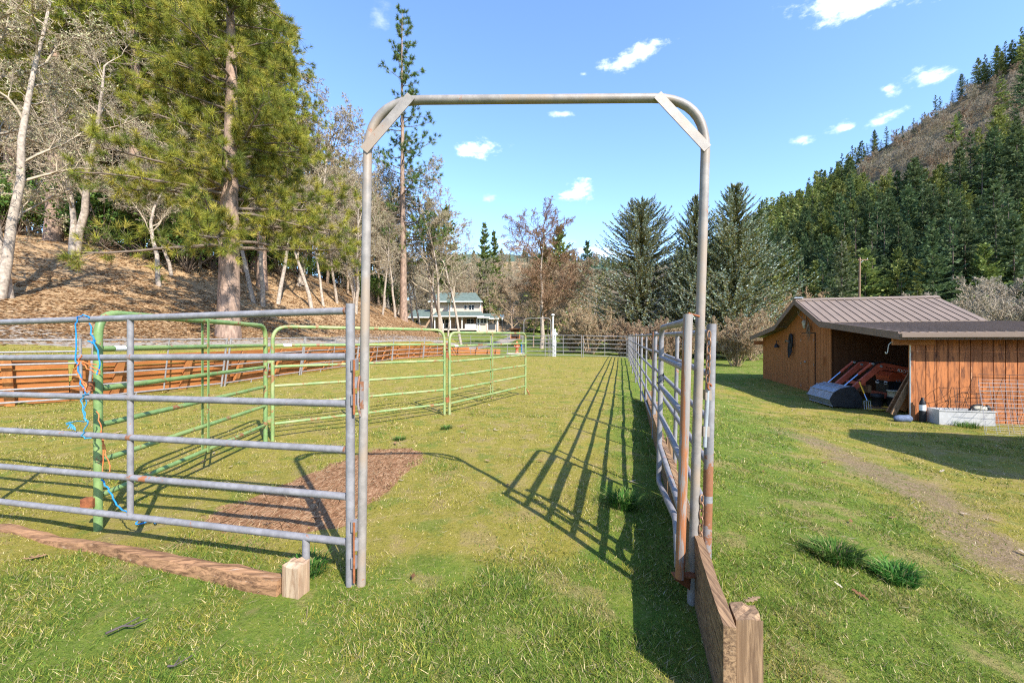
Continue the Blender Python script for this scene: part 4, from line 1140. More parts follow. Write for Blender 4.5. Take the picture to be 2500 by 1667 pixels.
# ------------------------------------------------------------------ shed whose shadow reaches in from the right
shd = thing('side_shed', 'small board shed standing right of the barn yard', 'shed', (12.0, 5.2, -.45))
so = Vector((9.05, 5.75, 0))
m = MB(); m.obox(so, (VV, U, UZ), (.3, 5), (-2.6, -.3), (-.7, 1.9)); part('wall', m, M['siding2'], shd)
m = MB(); m.prism([so + UZ * 2.42, so - U * 1.45 + UZ * 3.0, so - U * 2.9 + UZ * 2.3, so - U * 2.9 + UZ * 2.2, so - U * 1.45 + UZ * 2.9, so + UZ * 2.32], VV * 5.4); part('roof', m, M['rooftop'], shd)

# ------------------------------------------------------------------ house
HY = 88.0
def HX(px): return (px - 1250) / F * HY
def HZ(py): return H - (py - 833) / F * HY
M['hwall'] = flat('beige_siding', (.56, .42, .33), .8, .06, 2)
M['hroof'] = flat('green_shingles', (.10, .13, .11), .9, .25, 1.5)
M['htrim'] = flat('house_trim', (.72, .70, .66), .6, .05)
M['hporch'] = flat('porch_wall', (.33, .22, .15), .8, .1)
M['hgar'] = flat('garage_door', (.055, .06, .065), .6, .15)
house = thing('house', 'two storey beige house with green roofs and a long porch', 'house', (HX(1110), HY, HZ(803)))
def hbox(name, px0, px1, py0, py1, y0, y1, mat, par=None):
    m = MB().obox((0, 0, 0), ((1, 0, 0), (0, 1, 0), (0, 0, 1)), (HX(px0), HX(px1)), (y0, y1), (HZ(py1), HZ(py0)))
    return part(name, m, mat, par or house)
hbox('lower_wall', 1050, 1163, 771, 812, 90, 97, M['hporch'])
hbox('bay_wall', 1164, 1190.5, 776, 812, 87.6, 96, M['hwall'])
hbox('garage_wall', 1191, 1215, 779, 812, 87.8, 96, M['hwall'])
hbox('left_wing_wall', 998, 1046, 775, 815, 89, 97, M['hporch'])
hbox('upper_wall', 1047, 1172, 733, 765, 90.5, 97, M['hwall'])
def hroof(px0, px1, pe, pr_, y0, y1, hip0=0, hip1=0, ov=3):
    A = [Vector((HX(px0 - ov), y0, HZ(pe))), Vector((HX(px1 + ov), y0, HZ(pe))), Vector((HX(px1 + ov), y1, HZ(pe))), Vector((HX(px0 - ov), y1, HZ(pe)))]
    ym = (y0 + y1) / 2; r0, r1 = Vector((HX(px0 + hip0), ym, HZ(pr_))), Vector((HX(px1 - hip1), ym, HZ(pr_)))
    m = MB(); m.add(A + [r0, r1], [(0, 1, 5, 4), (2, 3, 4, 5), (1, 2, 5), (3, 0, 4), (3, 2, 1, 0)])
    rf = part('roof', m, M['hroof'], house)
    part('gutter', MB().obox((0, 0, 0), ((1, 0, 0), (0, 1, 0), (0, 0, 1)), (A[0].x, A[1].x), (y0 - .12, y0 - .005), (HZ(pe) - .14, HZ(pe) + .06)), M['htrim'], rf)
hroof(1060, 1180, 772, 758, 86.6, 94, 0, 6)
hroof(1168, 1196, 775, 763, 86.2, 94, 4, 4, 1)
hroof(1192, 1216, 777.5, 762, 86.8, 95, 0, 10)
hroof(999, 1046, 774, 752, 87.6, 97, 0, 0)
hroof(1047, 1172, 734, 707, 89.4, 97, 12, 16, 5)
m = MB(); m.prism([Vector((HX(1088), 88.6, HZ(737))), Vector((HX(1095), 88.6, HZ(728))), Vector((HX(1104), 88.6, HZ(737)))], (0, 3, 0)); part('dormer_roof', m, M['hroof'], house)
for px0, px1 in ((1047, 1049.5), (1170, 1172), (1096, 1099), (1089, 1091)):
    hbox('corner_board', px0, px1, 734, 764, 90.38, 90.48, M['htrim'])
for px0, px1 in ((1164, 1166), (1189, 1190.5), (1213, 1215.5), (1170.5, 1172.5)):
    hbox('corner_board', px0, px1, 777, 806, 87.48, 87.58, M['htrim'])
for px in (1063, 1101, 1129):
    hbox('porch_post', px - 1, px + 1, 773, 804, 87.2, 87.4, M['htrim'])
hbox('porch_beam', 1062, 1164, 771.5, 774.5, 87.15, 87.42, M['htrim'])
hbox('porch_floor', 1060, 1164, 802, 806, 87, 90, M['slab'])
hbox('porch_lattice', 1136, 1162, 791, 803, 87.3, 87.4, M['htrim'])
hbox('porch_rail', 1080, 1085, 790, 801, 87.3, 87.4, M['htrim'])
def hwin(px0, px1, py0, py1, y, n=1, frame='window'):
    w = hbox(frame, px0, px1, py0, py1, y - .06, y, M['htrim'])
    dx = (px1 - px0) / n
    for i in range(n):
        hbox('pane', px0 + dx * i + .6, px0 + dx * (i + 1) - .6, py0 + .9, (py0 + py1) / 2 - .3, y - .085, y - .062, M['glass'], w)
        hbox('pane', px0 + dx * i + .6, px0 + dx * (i + 1) - .6, (py0 + py1) / 2 + .3, py1 - .9, y - .085, y - .062, M['glass'], w)
hwin(1130, 1137, 743, 753, 90.48, 1); hwin(1142, 1155, 742, 754, 90.48, 2)
hwin(1165.5, 1188, 778, 789, 87.58, 3); hwin(1137, 1155, 776, 792, 89.98, 2)
hwin(1067, 1081, 777, 800, 89.98, 1); hwin(1083, 1096, 777, 800, 89.98, 1); hwin(1012, 1024, 779, 795, 88.98, 1)
d1 = hbox('front_door', 1108.5, 1117.5, 777, 803, 89.9, 89.98, M['htrim']); hbox('pane', 1109.5, 1116.5, 778, 802, 89.85, 89.88, M['glass'], d1)
gd = hbox('garage_door', 1192.5, 1209, 782, 804, 87.70, 87.78, M['hgar'])
for k_ in range(1, 4): hbox('seam', 1192.5, 1209, 782 + 5.5 * k_, 782.4 + 5.5 * k_, 87.69, 87.697, M['black'], gd)
m = MB().obox((0, 0, 0), ((1, 0, 0), (0, 1, 0), (0, 0, 1)), (HX(940), HX(972)), (91, 98), (HZ(800), HZ(768)))
root = thing('outbuilding', 'small blue grey roofed outbuilding half hidden by the leaf slope', 'outbuilding', (HX(955), 94, HZ(795)))
part('wall', m, M['hporch'], root)
m = MB(); m.prism([Vector((HX(936), 90, HZ(770))), Vector((HX(955), 90, HZ(763))), Vector((HX(976), 90, HZ(770)))], (0, 9, 0)); part('roof', m, M['hroof'], root)
# basketball hoop
q = W(1226, 803, 82); q.z = g(q.x, q.y)
root = thing('basketball_hoop', 'basketball hoop with a blue board beside the house drive', 'basketball hoop', q)
top = W(1226, 776, 82)
part('pole', MB().tube([q, top], .09, 8), M['black'], root)
M['hoopb'] = flat('hoop_board', (.06, .16, .26), .5, .1)
part('backboard', MB().box(top + Vector((0, -.2, .35)), (.85, .06, .75)), M['hoopb'], root)
part('rim', MB().tube([top + Vector((.25 * math.cos(a), -.5 + .25 * math.sin(a), .1)) for a in np.linspace(0, 6.28, 13)[:-1]], .03, 5, closed=True), M['white'], root)
part('net', MB().lathe(top + Vector((0, -.5, -.35)), [(.12, 0), (.24, .44)], 10), M['white'], root)
# playset frame under trees
q = W(1258, 812, 60); q.z = g(q.x, q.y)
root = thing('wood_rack', 'dark wooden lean-to rack with brown posts beyond the hydrant', 'rack', q)
for dx in (-.65, .65):
    part('post', MB().box(q + Vector((dx, 0, .75)), (.12, .12, 1.6)), M['stain2'], root)
part('roof', MB().box(q + Vector((0, .2, 1.6)), (1.7, 1.4, .12)), M['siding_in'], root)
part('back', MB().box(q + Vector((0, .7, .8)), (1.4, .08, 1.4)), M['siding_in'], root)
# utility pole
q = W(2097, 730, 60); q.z = g(q.x, q.y); tp = W(2099, 628, 60)
root = thing('utility_pole', 'brown wooden utility pole with a short crossarm behind the barn', 'utility pole', q)
M['pole'] = flat('brown_pole', (.20, .12, .075), .8, .25, 6, stretch=(1, 1, .1))
part('pole', MB().tube([q, tp], [.17, .12], 10), M['pole'], root)
part('crossarm', MB().box(tp + Vector((.45, 0, -.35)), (1.5, .12, .12)), M['pole'], root)
part('brace', MB().tube([tp + Vector((0, 0, -.9)), tp + Vector((.55, 0, -.4))], .03, 6), M['galv'], root)
for dx in (.1, 1.1): part('insulator', MB().lathe(tp + Vector((dx, 0, -.29)), [(.04, 0), (.07, .1), (.03, .18)], 8), M['galv'], root)
# ------------------------------------------------------------------ trees
class Tree:
    """collects tapered segments per layer, builds prisms with numpy"""
    def __init__(s): s.S = {}
    def seg(s, lay, a, b, ra, rb): s.S.setdefault(lay, []).append((*a, *b, ra, rb))
    def mesh(s, lay, k, name):
        A = np.array(s.S[lay], float); n = len(A)
        a, b, ra, rb = A[:, :3], A[:, 3:6], A[:, 6], A[:, 7]
        t = b - a; t /= np.linalg.norm(t, axis=1)[:, None] + 1e-9
        ref = np.where(np.abs(t[:, 2:3]) < .9, [[0, 0, 1.]], [[1., 0, 0]])
        u = np.cross(t, ref); u /= np.linalg.norm(u, axis=1)[:, None] + 1e-9; v = np.cross(t, u)
        an = 2 * np.pi * np.arange(k) / k
        ring = u[:, None] * np.cos(an)[None, :, None] + v[:, None] * np.sin(an)[None, :, None]
        V = np.concatenate([a[:, None] + ring * ra[:, None, None], b[:, None] + ring * rb[:, None, None]], 1).reshape(-1, 3)
        o = np.arange(n)[:, None, None] * 2 * k; j = np.arange(k)[None, :]
        f = np.stack([o[:, :, 0] + j, o[:, :, 0] + (j + 1) % k, o[:, :, 0] + k + (j + 1) % k, o[:, :, 0] + k + j], -1).reshape(-1, 4)
        return np_mesh(name, V, [f], True)

def rv(rs, s=1.0): return Vector((rs.gauss(0, s), rs.gauss(0, s), rs.gauss(0, s)))
def perp(d, rs):
    v = rv(rs); v -= d * v.dot(d); return v.normalized()

def branch(T, rs, p, d, L, r, lvl, P, ends=None):
    n = P['n'][lvl]; st = L / n; pts = [p.copy()]; q = p.copy(); lay = 'trunk' if lvl < P.get('tl', 1) else 'branch'
    for i in range(n):
        d = (d + rv(rs, P['wig'][lvl]) + Vector((0, 0, P['up'][lvl]))).normalized()
        e = q + d * st
        r0 = max(r * (1 - .8 * i / n), P['rmin']); r1 = max(r * (1 - .8 * (i + 1) / n), P['rmin'])
        T.seg(lay, q, e, r0, r1); q = e; pts.append(q.copy())
    if ends is not None and lvl >= P.get('el', 2): ends += [(x.copy(), d.copy(), lvl) for x in pts[1:]]
    if lvl + 1 >= len(P['n']): return
    c = P['ch'][lvl]; c = max(1, int(c * rs.uniform(.8, 1.25)))
    for j in range(c):
        t = P['t0'][lvl] + (1 - P['t0'][lvl]) * (j + rs.random()) / c
        x = t * n; i = min(int(x), n - 1); pos = pts[i].lerp(pts[i + 1], x - i)
        dd = (pts[i + 1] - pts[i]).normalized(); ang = P['ang'][lvl] * rs.uniform(.7, 1.3)
        nd_ = (dd * math.cos(ang) + perp(dd, rs) * math.sin(ang)).normalized()
        branch(T, rs, pos, nd_, L * P['lr'][lvl] * rs.uniform(.65, 1.2) * (1 - .45 * t), max(r * P['rr'][lvl] * (1 - .6 * t), P['rmin']), lvl + 1, P, ends)

def lichen_mesh(ends, rs, per, size, cols, frac=1.0):
    E = [e for e in ends if rs.random() < frac]
    P = np.array([e[0] for e in E]); P = np.repeat(P, per, 0); n = len(P)
    P = P + RNG.normal(0, size * .5, (n, 3))
    d = RNG.normal(0, 1, (n, 3)); d /= np.linalg.norm(d, axis=1)[:, None]; s = np.cross(d, RNG.normal(0, 1, (n, 3)))
    s /= np.linalg.norm(s, axis=1)[:, None] + 1e-9
    L = size * RNG.uniform(.5, 1.4, n)[:, None]
    V = np.stack([P - d * L, P + s * L * .3, P + d * L, P - s * L * .3], 1).reshape(-1, 3)
    return np_mesh('tufts', V, [np.arange(n * 4).reshape(-1, 4)], cols=np.repeat(pal(n, cols), 4, 0))

M['bark_pale'] = flat('pale_lichen_bark', (.33, .27, .215), .9, .5, 9, bump=.4)
M['bark_twig'] = flat('grey_twigs', (.36, .29, .205), .9, .3, 5)
M['bark_brown'] = flat('brown_bark', (.25, .18, .125), .9, .4, 7, bump=.4)
M['twig_brown'] = flat('brown_twigs', (.38, .265, .165), .9, .3, 3)
M['twig_tall'] = flat('reddish_twigs', (.25, .15, .085), .9, .3, 3)
M['twig_bush'] = flat('bush_twigs', (.36, .25, .15), .9, .35, 3)
M['pinebark'] = flat('pine_bark', (.25, .17, .125), .9, .6, 7, bump=.6, stretch=(1, 1, .35))
M['pinelimb'] = flat('pine_limbs', (.16, .12, .09), .9, .3, 6)
M['leafy'] = leafy_mat('needle_leaf', .25, .6)
M['lichen'] = leafy_mat('lichen_tufts', .2, .9)
LICH = [(.36, .34, .19), (.45, .43, .26), (.28, .24, .13), (.28, .20, .12)]

def bare_tree(name, seed, Hh, r, P, barkm, twigm, lich=None, lfrac=.5, lsize=.07, stems=1, per=2):
    rs = random.Random(seed); T = Tree(); ends = []
    for s_ in range(stems):
        d = (Vector((0, 0, 1)) + (rv(rs, .10) if stems > 1 else rv(rs, .05))).normalized()
        branch(T, rs, Vector((0, 0, -.15)) + (rv(rs, .12) if stems > 1 else Vector()), d, Hh * (1 if s_ == 0 else rs.uniform(.75, 1)), r * (1 if s_ == 0 else .8), 0, P, ends)
    root = thing(name, None, 'tree')
    part('trunk', T.mesh('trunk', 9, 'trunk'), barkm, root)
    part('branches', T.mesh('branch', 3, 'branches'), twigm, root)
    if lich: part('lichen', lichen_mesh(ends, rs, per, lsize, lich, lfrac), M['lichen'], root)
    return root

OAK = dict(n=[8, 6, 5, 4, 3], wig=[.10, .22, .3, .35, .4], up=[.03, .06, .05, .03, .0], ch=[12, 9, 8, 6], t0=[.28, .2, .15, .1], ang=[.85, .8, .8, .8], lr=[.52, .55, .5, .5], rr=[.5, .55, .5, .6], rmin=.006)
protos = {}
protos['oakA'] = bare_tree('bare_tree', 11, 10.5, .21, OAK, M['bark_pale'], M['bark_twig'], LICH, .30, .05, 2, 1)
protos['oakT'] = bare_tree('bare_tree', 27, 12.5, .19, dict(OAK, wig=[.05, .22, .3, .35, .4], t0=[.22, .2, .15, .1], ch=[16, 10, 8, 6], lr=[.36, .5, .5, .5]), M['bark_pale'], M['bark_twig'], LICH, .35, .05, 2, 1)
protos['oakB'] = bare_tree('bare_tree', 12, 8, .13, dict(OAK, t0=[.35, .2, .15, .1], lr=[.48, .5, .5, .5]), M['bark_pale'], M['bark_twig'], LICH, .3, .045, per=1)
protos['oakC'] = bare_tree('bare_tree', 13, 12, .16, dict(OAK, t0=[.4, .2, .15, .1], ang=[.65, .7, .8, .8], lr=[.38, .5, .5, .5], rmin=.010), M['bark_pale'], M['bark_twig'], LICH, .3, .06, per=1)
protos['oakD'] = bare_tree('bare_tree', 14, 14, .20, dict(OAK, rmin=.012, ch=[12, 8, 7, 5]), M['bark_pale'], M['bark_twig'], LICH, .35, .09, 2, 1)
protos['oakE'] = bare_tree('bare_tree', 15, 12, .17, dict(OAK, rmin=.012, ch=[11, 8, 7, 5], ang=[.6, .7, .8, .8]), M['bark_brown'], M['twig_brown'], LICH, .15, .08, per=1)
protos['tallbare'] = bare_tree('bare_tree', 16, 15.5, .24, dict(OAK, rmin=.014, ch=[30, 12, 9, 5], t0=[.22, .2, .15, .1], ang=[.85, .65, .7, .7], up=[.05, .10, .08, .05, 0], lr=[.46, .5, .5, .5]), M['bark_pale'], M['twig_tall'], None)
protos['dome'] = bare_tree('bare_tree', 17, 10, .2, dict(OAK, rmin=.012, ch=[17, 11, 9, 6], t0=[.12, .2, .15, .1], ang=[1.0, .7, .7, .7], lr=[.55, .5, .5, .5], up=[.03, .06, .05, .02, 0]), M['bark_brown'], M['twig_brown'], [(.33, .25, .16), (.38, .31, .21), (.27, .20, .13)], .3, .07, 1)
protos['oakX'] = bare_tree('leafless_oak', 18, 9, .16, dict(OAK, n=[5,4,3,2], wig=[.1,.22,.3,.35], up=[.03,.06,.05,.0], rmin=.035, ch=[11, 7, 6]), M['bark_twig'], M['bark_twig'], [(.30,.26,.19),(.25,.20,.15),(.33,.31,.22)], .6, .22)
protos['oakX2'] = bare_tree('leafless_oak', 19, 8, .16, dict(OAK, n=[5,4,3,2], wig=[.1,.22,.3,.35], up=[.03,.06,.05,.0], rmin=.035, ch=[10, 8, 6]), M['bark_twig'], M['twig_bush'], [(.30,.24,.16),(.25,.18,.12)], .6, .22)
BUSH = dict(n=[6, 5, 4, 3], wig=[.12, .2, .3, .3], up=[.05, .05, .04, 0], ch=[9, 8, 6], t0=[.25, .15, .1], ang=[.55, .65, .7], lr=[.5, .5, .5], rr=[.5, .5, .6], rmin=.008, tl=1, el=1)
def bush(seed, stems, Hh, spread, cols, twigm, rmin=.008, lfrac=.5):
    rs = random.Random(seed); T = Tree(); ends = []; P = dict(BUSH, rmin=rmin)
    for s_ in range(stems):
        a = rs.uniform(0, 6.28); tl = rs.uniform(.05, spread)
        d = Vector((math.cos(a) * tl, math.sin(a) * tl, 1)).normalized()
        branch(T, rs, Vector((math.cos(a) * .25 * rs.random(), math.sin(a) * .25 * rs.random(), -.1)), d, Hh * rs.uniform(.6, 1) * (1 - .15 * tl), .035, 0, P, ends)
    root = thing('bare_shrub', None, 'shrub')
    part('stems', T.mesh('trunk', 5, 'stems'), twigm, root)
    part('twigs', T.mesh('branch', 3, 'twigs'), twigm, root)
    if cols: part('buds', lichen_mesh(ends, rs, 2, .045, cols, lfrac), M['lichen'], root)
    return root
BUD = [(.34, .22, .13), (.40, .27, .16), (.27, .17, .10), (.30, .29, .18)]
BUDO = [(.42, .24, .09), (.36, .22, .10), (.30, .26, .13), (.30, .19, .10)]
protos['bushA'] = bush(21, 22, 3.6, .85, BUD, M['twig_bush'])
protos['bushB'] = bush(22, 26, 2.6, 1.0, BUD, M['twig_bush'])
protos['bushC'] = bush(23, 18, 5.0, .8, BUDO, M['twig_bush'], .014)
protos['bushD'] = bush(24, 9, 6.0, .6, [(.36, .33, .28), (.3, .27, .22)], M['bark_twig'], .016, .3)

# pines ---------------------------------------------------------------
def needles(P, D, per, L, w, cols, spread=1.0):
    n0 = len(P); P = np.repeat(P, per, 0); D = np.repeat(D, per, 0); n = len(P)
    r = RNG.normal(0, 1, (n, 3)); r /= np.linalg.norm(r, axis=1)[:, None]
    d = D * .75 + r * spread + np.array([0, 0, .12]); d /= np.linalg.norm(d, axis=1)[:, None]
    s = np.cross(d, RNG.normal(0, 1, (n, 3))); s /= np.linalg.norm(s, axis=1)[:, None] + 1e-9
    ln = L * RNG.uniform(.65, 1.15, n)[:, None]; o = P - D * (RNG.random(n) * L * .6)[:, None]
    V = np.stack([o - s * w, o + s * w, o + d * ln], 1).reshape(-1, 3)
    c = np.repeat(np.repeat(pal(n0, cols), per, 0) * RNG.uniform(.85, 1.15, (n, 1)), 3, 0)
    return np_mesh('needles', V, [np.arange(n * 3).reshape(-1, 3)], cols=c)

def pine(name, seed, Hh, r, z0, width, nl, tufts, L, w, per, cols, lens=None, updrift=.05, cones=False, subs=5):
    rs = random.Random(seed); T = Tree(); P_, D_ = [], []
    q = Vector((0, 0, -.3)); d = Vector((0, 0, 1)); N = 16; tr = [q.copy()]
    for i in range(N):
        d = (Vector((0, 0, 1)) + rv(rs, .018)).normalized(); e = q + d * ((Hh + .3) / N)
        f0, f1 = i / N, (i + 1) / N
        T.seg('trunk', q, e, r * (1.12 - 1.05 * f0 if i else 1.28), r * (1.12 - 1.05 * f1)); q = e; tr.append(q.copy())
    def at(z):
        x = (z + .3) / (Hh + .3) * N; i = min(int(x), N - 1); return tr[i].lerp(tr[i + 1], x - i)
    for b in range(nl):
        f = (b + rs.random()) / nl; z = z0 + (Hh - z0) * f ** .9
        wd = width(f) * rs.uniform(.7, 1.12); a = rs.uniform(0, 6.283)
        p = at(min(z, Hh - .05)); d = Vector((math.cos(a), math.sin(a), rs.uniform(-.18, .15) + .55 * max(0, f - .55))).normalized()
        n = 6; rr = max(.012, r * .22 * (1 - .75 * f)); q = p; pts = [p]
        for i in range(n):
            d = (d + rv(rs, .12) + Vector((0, 0, updrift))).normalized(); e = q + d * wd / n
            T.seg('limb', q, e, rr * (1 - .75 * i / n), rr * (1 - .75 * (i + 1) / n)); q = e; pts.append(q.copy())
        P_.append(q); D_.append(d)
        ns = max(2, int(subs * wd / 3 + 1.5))
        for s_ in range(ns * 2):
            x = (.06 + .94 * rs.random()) * n; i = min(int(x), n - 1); o = pts[i].lerp(pts[i + 1], x - i)
            dd = (pts[i + 1] - pts[i]).normalized(); nd_ = (dd * .75 + perp(dd, rs) * .8 + Vector((0, 0, .18))).normalized()
            sl = wd * rs.uniform(.10, .28) * (1.2 - .4 * x / n); e = o + nd_ * sl * .5; e2 = e + (nd_ + Vector((0, 0, .25)) + rv(rs, .15)).normalized() * sl * .5
            T.seg('limb', o, e, .012, .009); T.seg('limb', e, e2, .009, .006)
            P_.append(e2); D_.append((e2 - e).normalized())
            for _ in range(tufts):
                g_ = e.lerp(e2, rs.random()) + rv(rs, .02); nd2 = (nd_ + rv(rs, .5) + Vector((0, 0, .2))).normalized(); h_ = g_ + nd2 * sl * rs.uniform(.15, .4)
                T.seg('limb', g_, h_, .006, .005); P_.append(h_); D_.append(nd2)
    P_.append(tr[-1]); D_.append(Vector((0, 0, 1)))
    root = thing(name, None, 'tree')
    part('trunk', T.mesh('trunk', 14, 'trunk'), M['pinebark'], root)
    part('limbs', T.mesh('limb', 4, 'limbs'), M['pinelimb'], root)
    part('needles', needles(np.array(P_), np.array(D_), per, L, w, cols), M['leafy'], root)
    return root
PN = [(.25, .26, .034), (.33, .315, .045), (.17, .20, .032), (.38, .33, .06), (.12, .15, .03)]
PNw = lambda f: 4.6 * (1 - f) ** .55 * (.75 + .5 * min(1, f * 5))
protos['pineA'] = pine('pine_tree', 31, 19, .40, 3.6, lambda f: 4.7 * (1 - .75 * f), 128, 2, .31, .0072, 44, PN, updrift=.0, subs=8)
protos['pineB'] = pine('pine_tree', 32, 27, .42, 7, lambda f: 5.2 * (1 - .8 * f) * (.7 + .6 * min(1, 4 * f)), 130, 2, .36, .0125, 26, PN, subs=6)
SK = [(.09, .165, .04), (.14, .21, .055), (.19, .24, .05), (.06, .12, .04)]
protos['pineS'] = pine('pine_tree', 33, 31, .34, 6, lambda f: .7 + 4.3 * (1 - f) ** .9, 84, 1, .38, .018, 22, SK, updrift=.09, subs=4)

# firs and spruces -----------------------------------------------------
def fir(name, seed, Hh, R_, z0, whorls, per, cols, tipcols=None, spray=5, droop=.25, barkm=None, sl=.32, wl=.09, power=.85, trunk_r=None, single_mesh=False, up=.0, bare=0, double=False, jit=.15, segs=5):
    rs = random.Random(seed); T = Tree(); V = []; Cc = []
    ax = [Vector((0, 0, 0))] if not double else [Vector((0, 0, 0)), Vector((1.3, .3, 0))]
    tr_ = trunk_r or Hh * .012
    for a0 in ax:
        hh = Hh if a0.length == 0 else Hh * .9
        T.seg('trunk', Vector((0, 0, -.3)), Vector((0, 0, hh * .5)) + a0 * .5, tr_, tr_ * .6); T.seg('trunk', Vector((0, 0, hh * .5)) + a0 * .5, Vector((0, 0, hh)) + a0, tr_ * .6, .01)
        for w_ in range(whorls):
            f = (w_ + rs.uniform(-.3, .3)) / whorls; f = min(max(f, 0), .99); z = z0 + (hh - z0) * f
            nb = max(3, int(per * (1 - .45 * f)))
            for b in range(nb):
                if rs.random() < bare: continue
                a = rs.uniform(0, 6.283); Lb = R_ * (1 - f) ** power * rs.uniform(1 - 2.2 * jit, 1 + jit) + .12
                d = Vector((math.cos(a), math.sin(a), up - droop * (1 - f) + .75 * f * f)).normalized(); q = Vector((0, 0, z + rs.uniform(-.15, .15) * hh / whorls * 2)) + a0 * (z / hh)
                n = segs
                for i in range(n):
                    d = (d + Vector((0, 0, .05 + .05 * i / n)) + rv(rs, .05)).normalized(); e = q + d * Lb / n
                    if not single_mesh and i < n - 1: T.seg('limb', q, e, max(.008, .03 * (1 - f)), .008)
                    side = d.cross(Vector((0, 0, 1))).normalized(); t = (i + .5) / n
                    for s_ in range(spray):
                        for sg in (-1, 1):
                            o = q.lerp(e, rs.random()); l_ = sl * (1.15 - .5 * t) * rs.uniform(.6, 1.2) * (.5 + .5 * min(1, Lb / R_ * 2))
                            dd = (d * rs.uniform(.5, 1.0) + side * sg * rs.uniform(.3, 1) + Vector((0, 0, rs.uniform(-.45, .22)))).normalized()
                            wv = dd.cross(rv(rs)).normalized() * wl * rs.uniform(.6, 1.2)
                            V += [o, o + dd * l_ * .5 + wv, o + dd * l_, o + dd * l_ * .5 - wv]
                            pc = tipcols if (tipcols and rs.random() < .10 + .5 * t * t) else cols
                            c = Vector(rs.choice(pc)) * rs.uniform(.75, 1.25); Cc += [c] * 4
                    q = e
                l_ = sl * .8
                o = q; V += [o, o + d * l_ * .5 + side * wl, o + d * l_, o + d * l_ * .5 - side * wl]; Cc += [Vector(rs.choice(tipcols or cols))] * 4
    V = np.array(V); Cc = np.array(Cc); n = len(V) // 4
    if single_mesh:
        me = np_mesh(name, V, [np.arange(n * 4).reshape(-1, 4)], cols=Cc)
        A = T.mesh('trunk', 5, 't'); nv = len(A.vertices); co = np.zeros(nv * 3, np.float32); A.vertices.foreach_get('co', co)
        F_ = np.array([list(p.vertices) for p in A.polygons]); bpy.data.meshes.remove(A)
        V2 = np.concatenate([V, co.reshape(-1, 3)]); C2 = np.concatenate([Cc, np.tile([[.12, .09, .07]], (nv, 1))]); bpy.data.meshes.remove(me)
        me = np_mesh(name, V2, [np.arange(n * 4).reshape(-1, 4), F_ + n * 4], cols=C2)
        return single(name, me, M['leafy'], None, 'tree')
    root = thing(name, None, 'tree')
    part('trunk', T.mesh('trunk', 10, 'trunk'), M['pinelimb'], root)
    part('limbs', T.mesh('limb', 4, 'limbs'), M['pinelimb'], root)
    part('foliage', np_mesh('foliage', V, [np.arange(n * 4).reshape(-1, 4)], cols=Cc), M['leafy'], root)
    return root
SPI = [(.16, .175, .055), (.22, .21, .06), (.27, .23, .07), (.11, .135, .055)]
SPT = [(.32, .40, .32), (.42, .50, .42), (.24, .31, .21), (.50, .56, .48)]
protos['spruceA'] = fir('blue_spruce', 41, 15.2, 6.4, .3, 60, 17, SPI, SPT, 8, .12, sl=.23, wl=.042, power=.52, segs=9, jit=.16)
protos['spruceB'] = fir('blue_spruce', 42, 15.0, 6.8, .3, 56, 16, SPI, SPT, 8, .08, sl=.24, wl=.042, power=.80, double=False, segs=9, jit=.22, up=.05)
FG = [(.15, .185, .05), (.20, .235, .06), (.105, .14, .042), (.235, .255, .07)]
FY = [(.20, .225, .05), (.26, .27, .065), (.145, .175, .045), (.24, .24, .09)]
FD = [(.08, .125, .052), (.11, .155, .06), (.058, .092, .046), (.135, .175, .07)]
FL = [(.17, .19, .10), (.12, .15, .06), (.22, .23, .14), (.09, .12, .04)]
protos['firG'] = fir('conifer_tree', 51, 20, 6.2, .5, 30, 10, FG, None, 2, .2, sl=1.0, wl=.22, single_mesh=True, segs=4)
protos['firY'] = fir('conifer_tree', 52, 20, 6.6, .5, 28, 10, FY, None, 2, .15, sl=1.1, wl=.25, single_mesh=True, segs=4, power=.7)
protos['firD'] = fir('conifer_tree', 53, 22, 5.8, .5, 32, 10, FD, None, 2, .25, sl=.95, wl=.2, single_mesh=True, segs=4)
protos['firT'] = fir('conifer_tree', 54, 22, 3.3, 4, 24, 6, FD, None, 2, .2, sl=.9, wl=.18, single_mesh=True, segs=4, bare=.25, jit=.3)
protos['firL'] = fir('conifer_tree', 55, 21, 4.4, 1.5, 30, 8, FL, None, 3, .2, sl=.8, wl=.13, segs=5)
protos['firM'] = fir('conifer_tree', 56, 18, 3.2, 1.0, 36, 9, FG, None, 3, .2, sl=.6, wl=.10, segs=5)
# green understory
def leafbush(seed, cols, n, rad, h):
    rs = np.random.default_rng(seed); T = Tree(); r2 = random.Random(seed)
    C = rs.normal(0, 1, (26, 3)) * np.array([rad * .5, rad * .5, h * .22]) + np.array([0, 0, h * .55])
    for c in C: T.seg('trunk', Vector((0, 0, 0)), Vector(c), .03, .012)
    P = C[rs.integers(0, 26, n)] + rs.normal(0, .33, (n, 3)); P[:, 2] = np.abs(P[:, 2])
    d = rs.normal(0, 1, (n, 3)); d /= np.linalg.norm(d, axis=1)[:, None]; s = np.cross(d, rs.normal(0, 1, (n, 3))); s /= np.linalg.norm(s, axis=1)[:, None]
    L = .11
    V = np.stack([P - d * L, P + s * L * .45, P + d * L, P - s * L * .45], 1).reshape(-1, 3)
    root = thing('evergreen_shrub', None, 'shrub')
    part('stems', T.mesh('trunk', 4, 'stems'), M['pinelimb'], root)
    part('leaves', np_mesh('leaves', V, [np.arange(n * 4).reshape(-1, 4)], cols=np.repeat(pal(n, cols), 4, 0)), M['leafy'], root)
    return root
protos['ever'] = leafbush(61, [(.06, .12, .025), (.10, .17, .03), (.045, .08, .02), (.14, .19, .04)], 2600, 1.7, 3.6)
for o in protos.values(): o.location = (0, 0, 0)

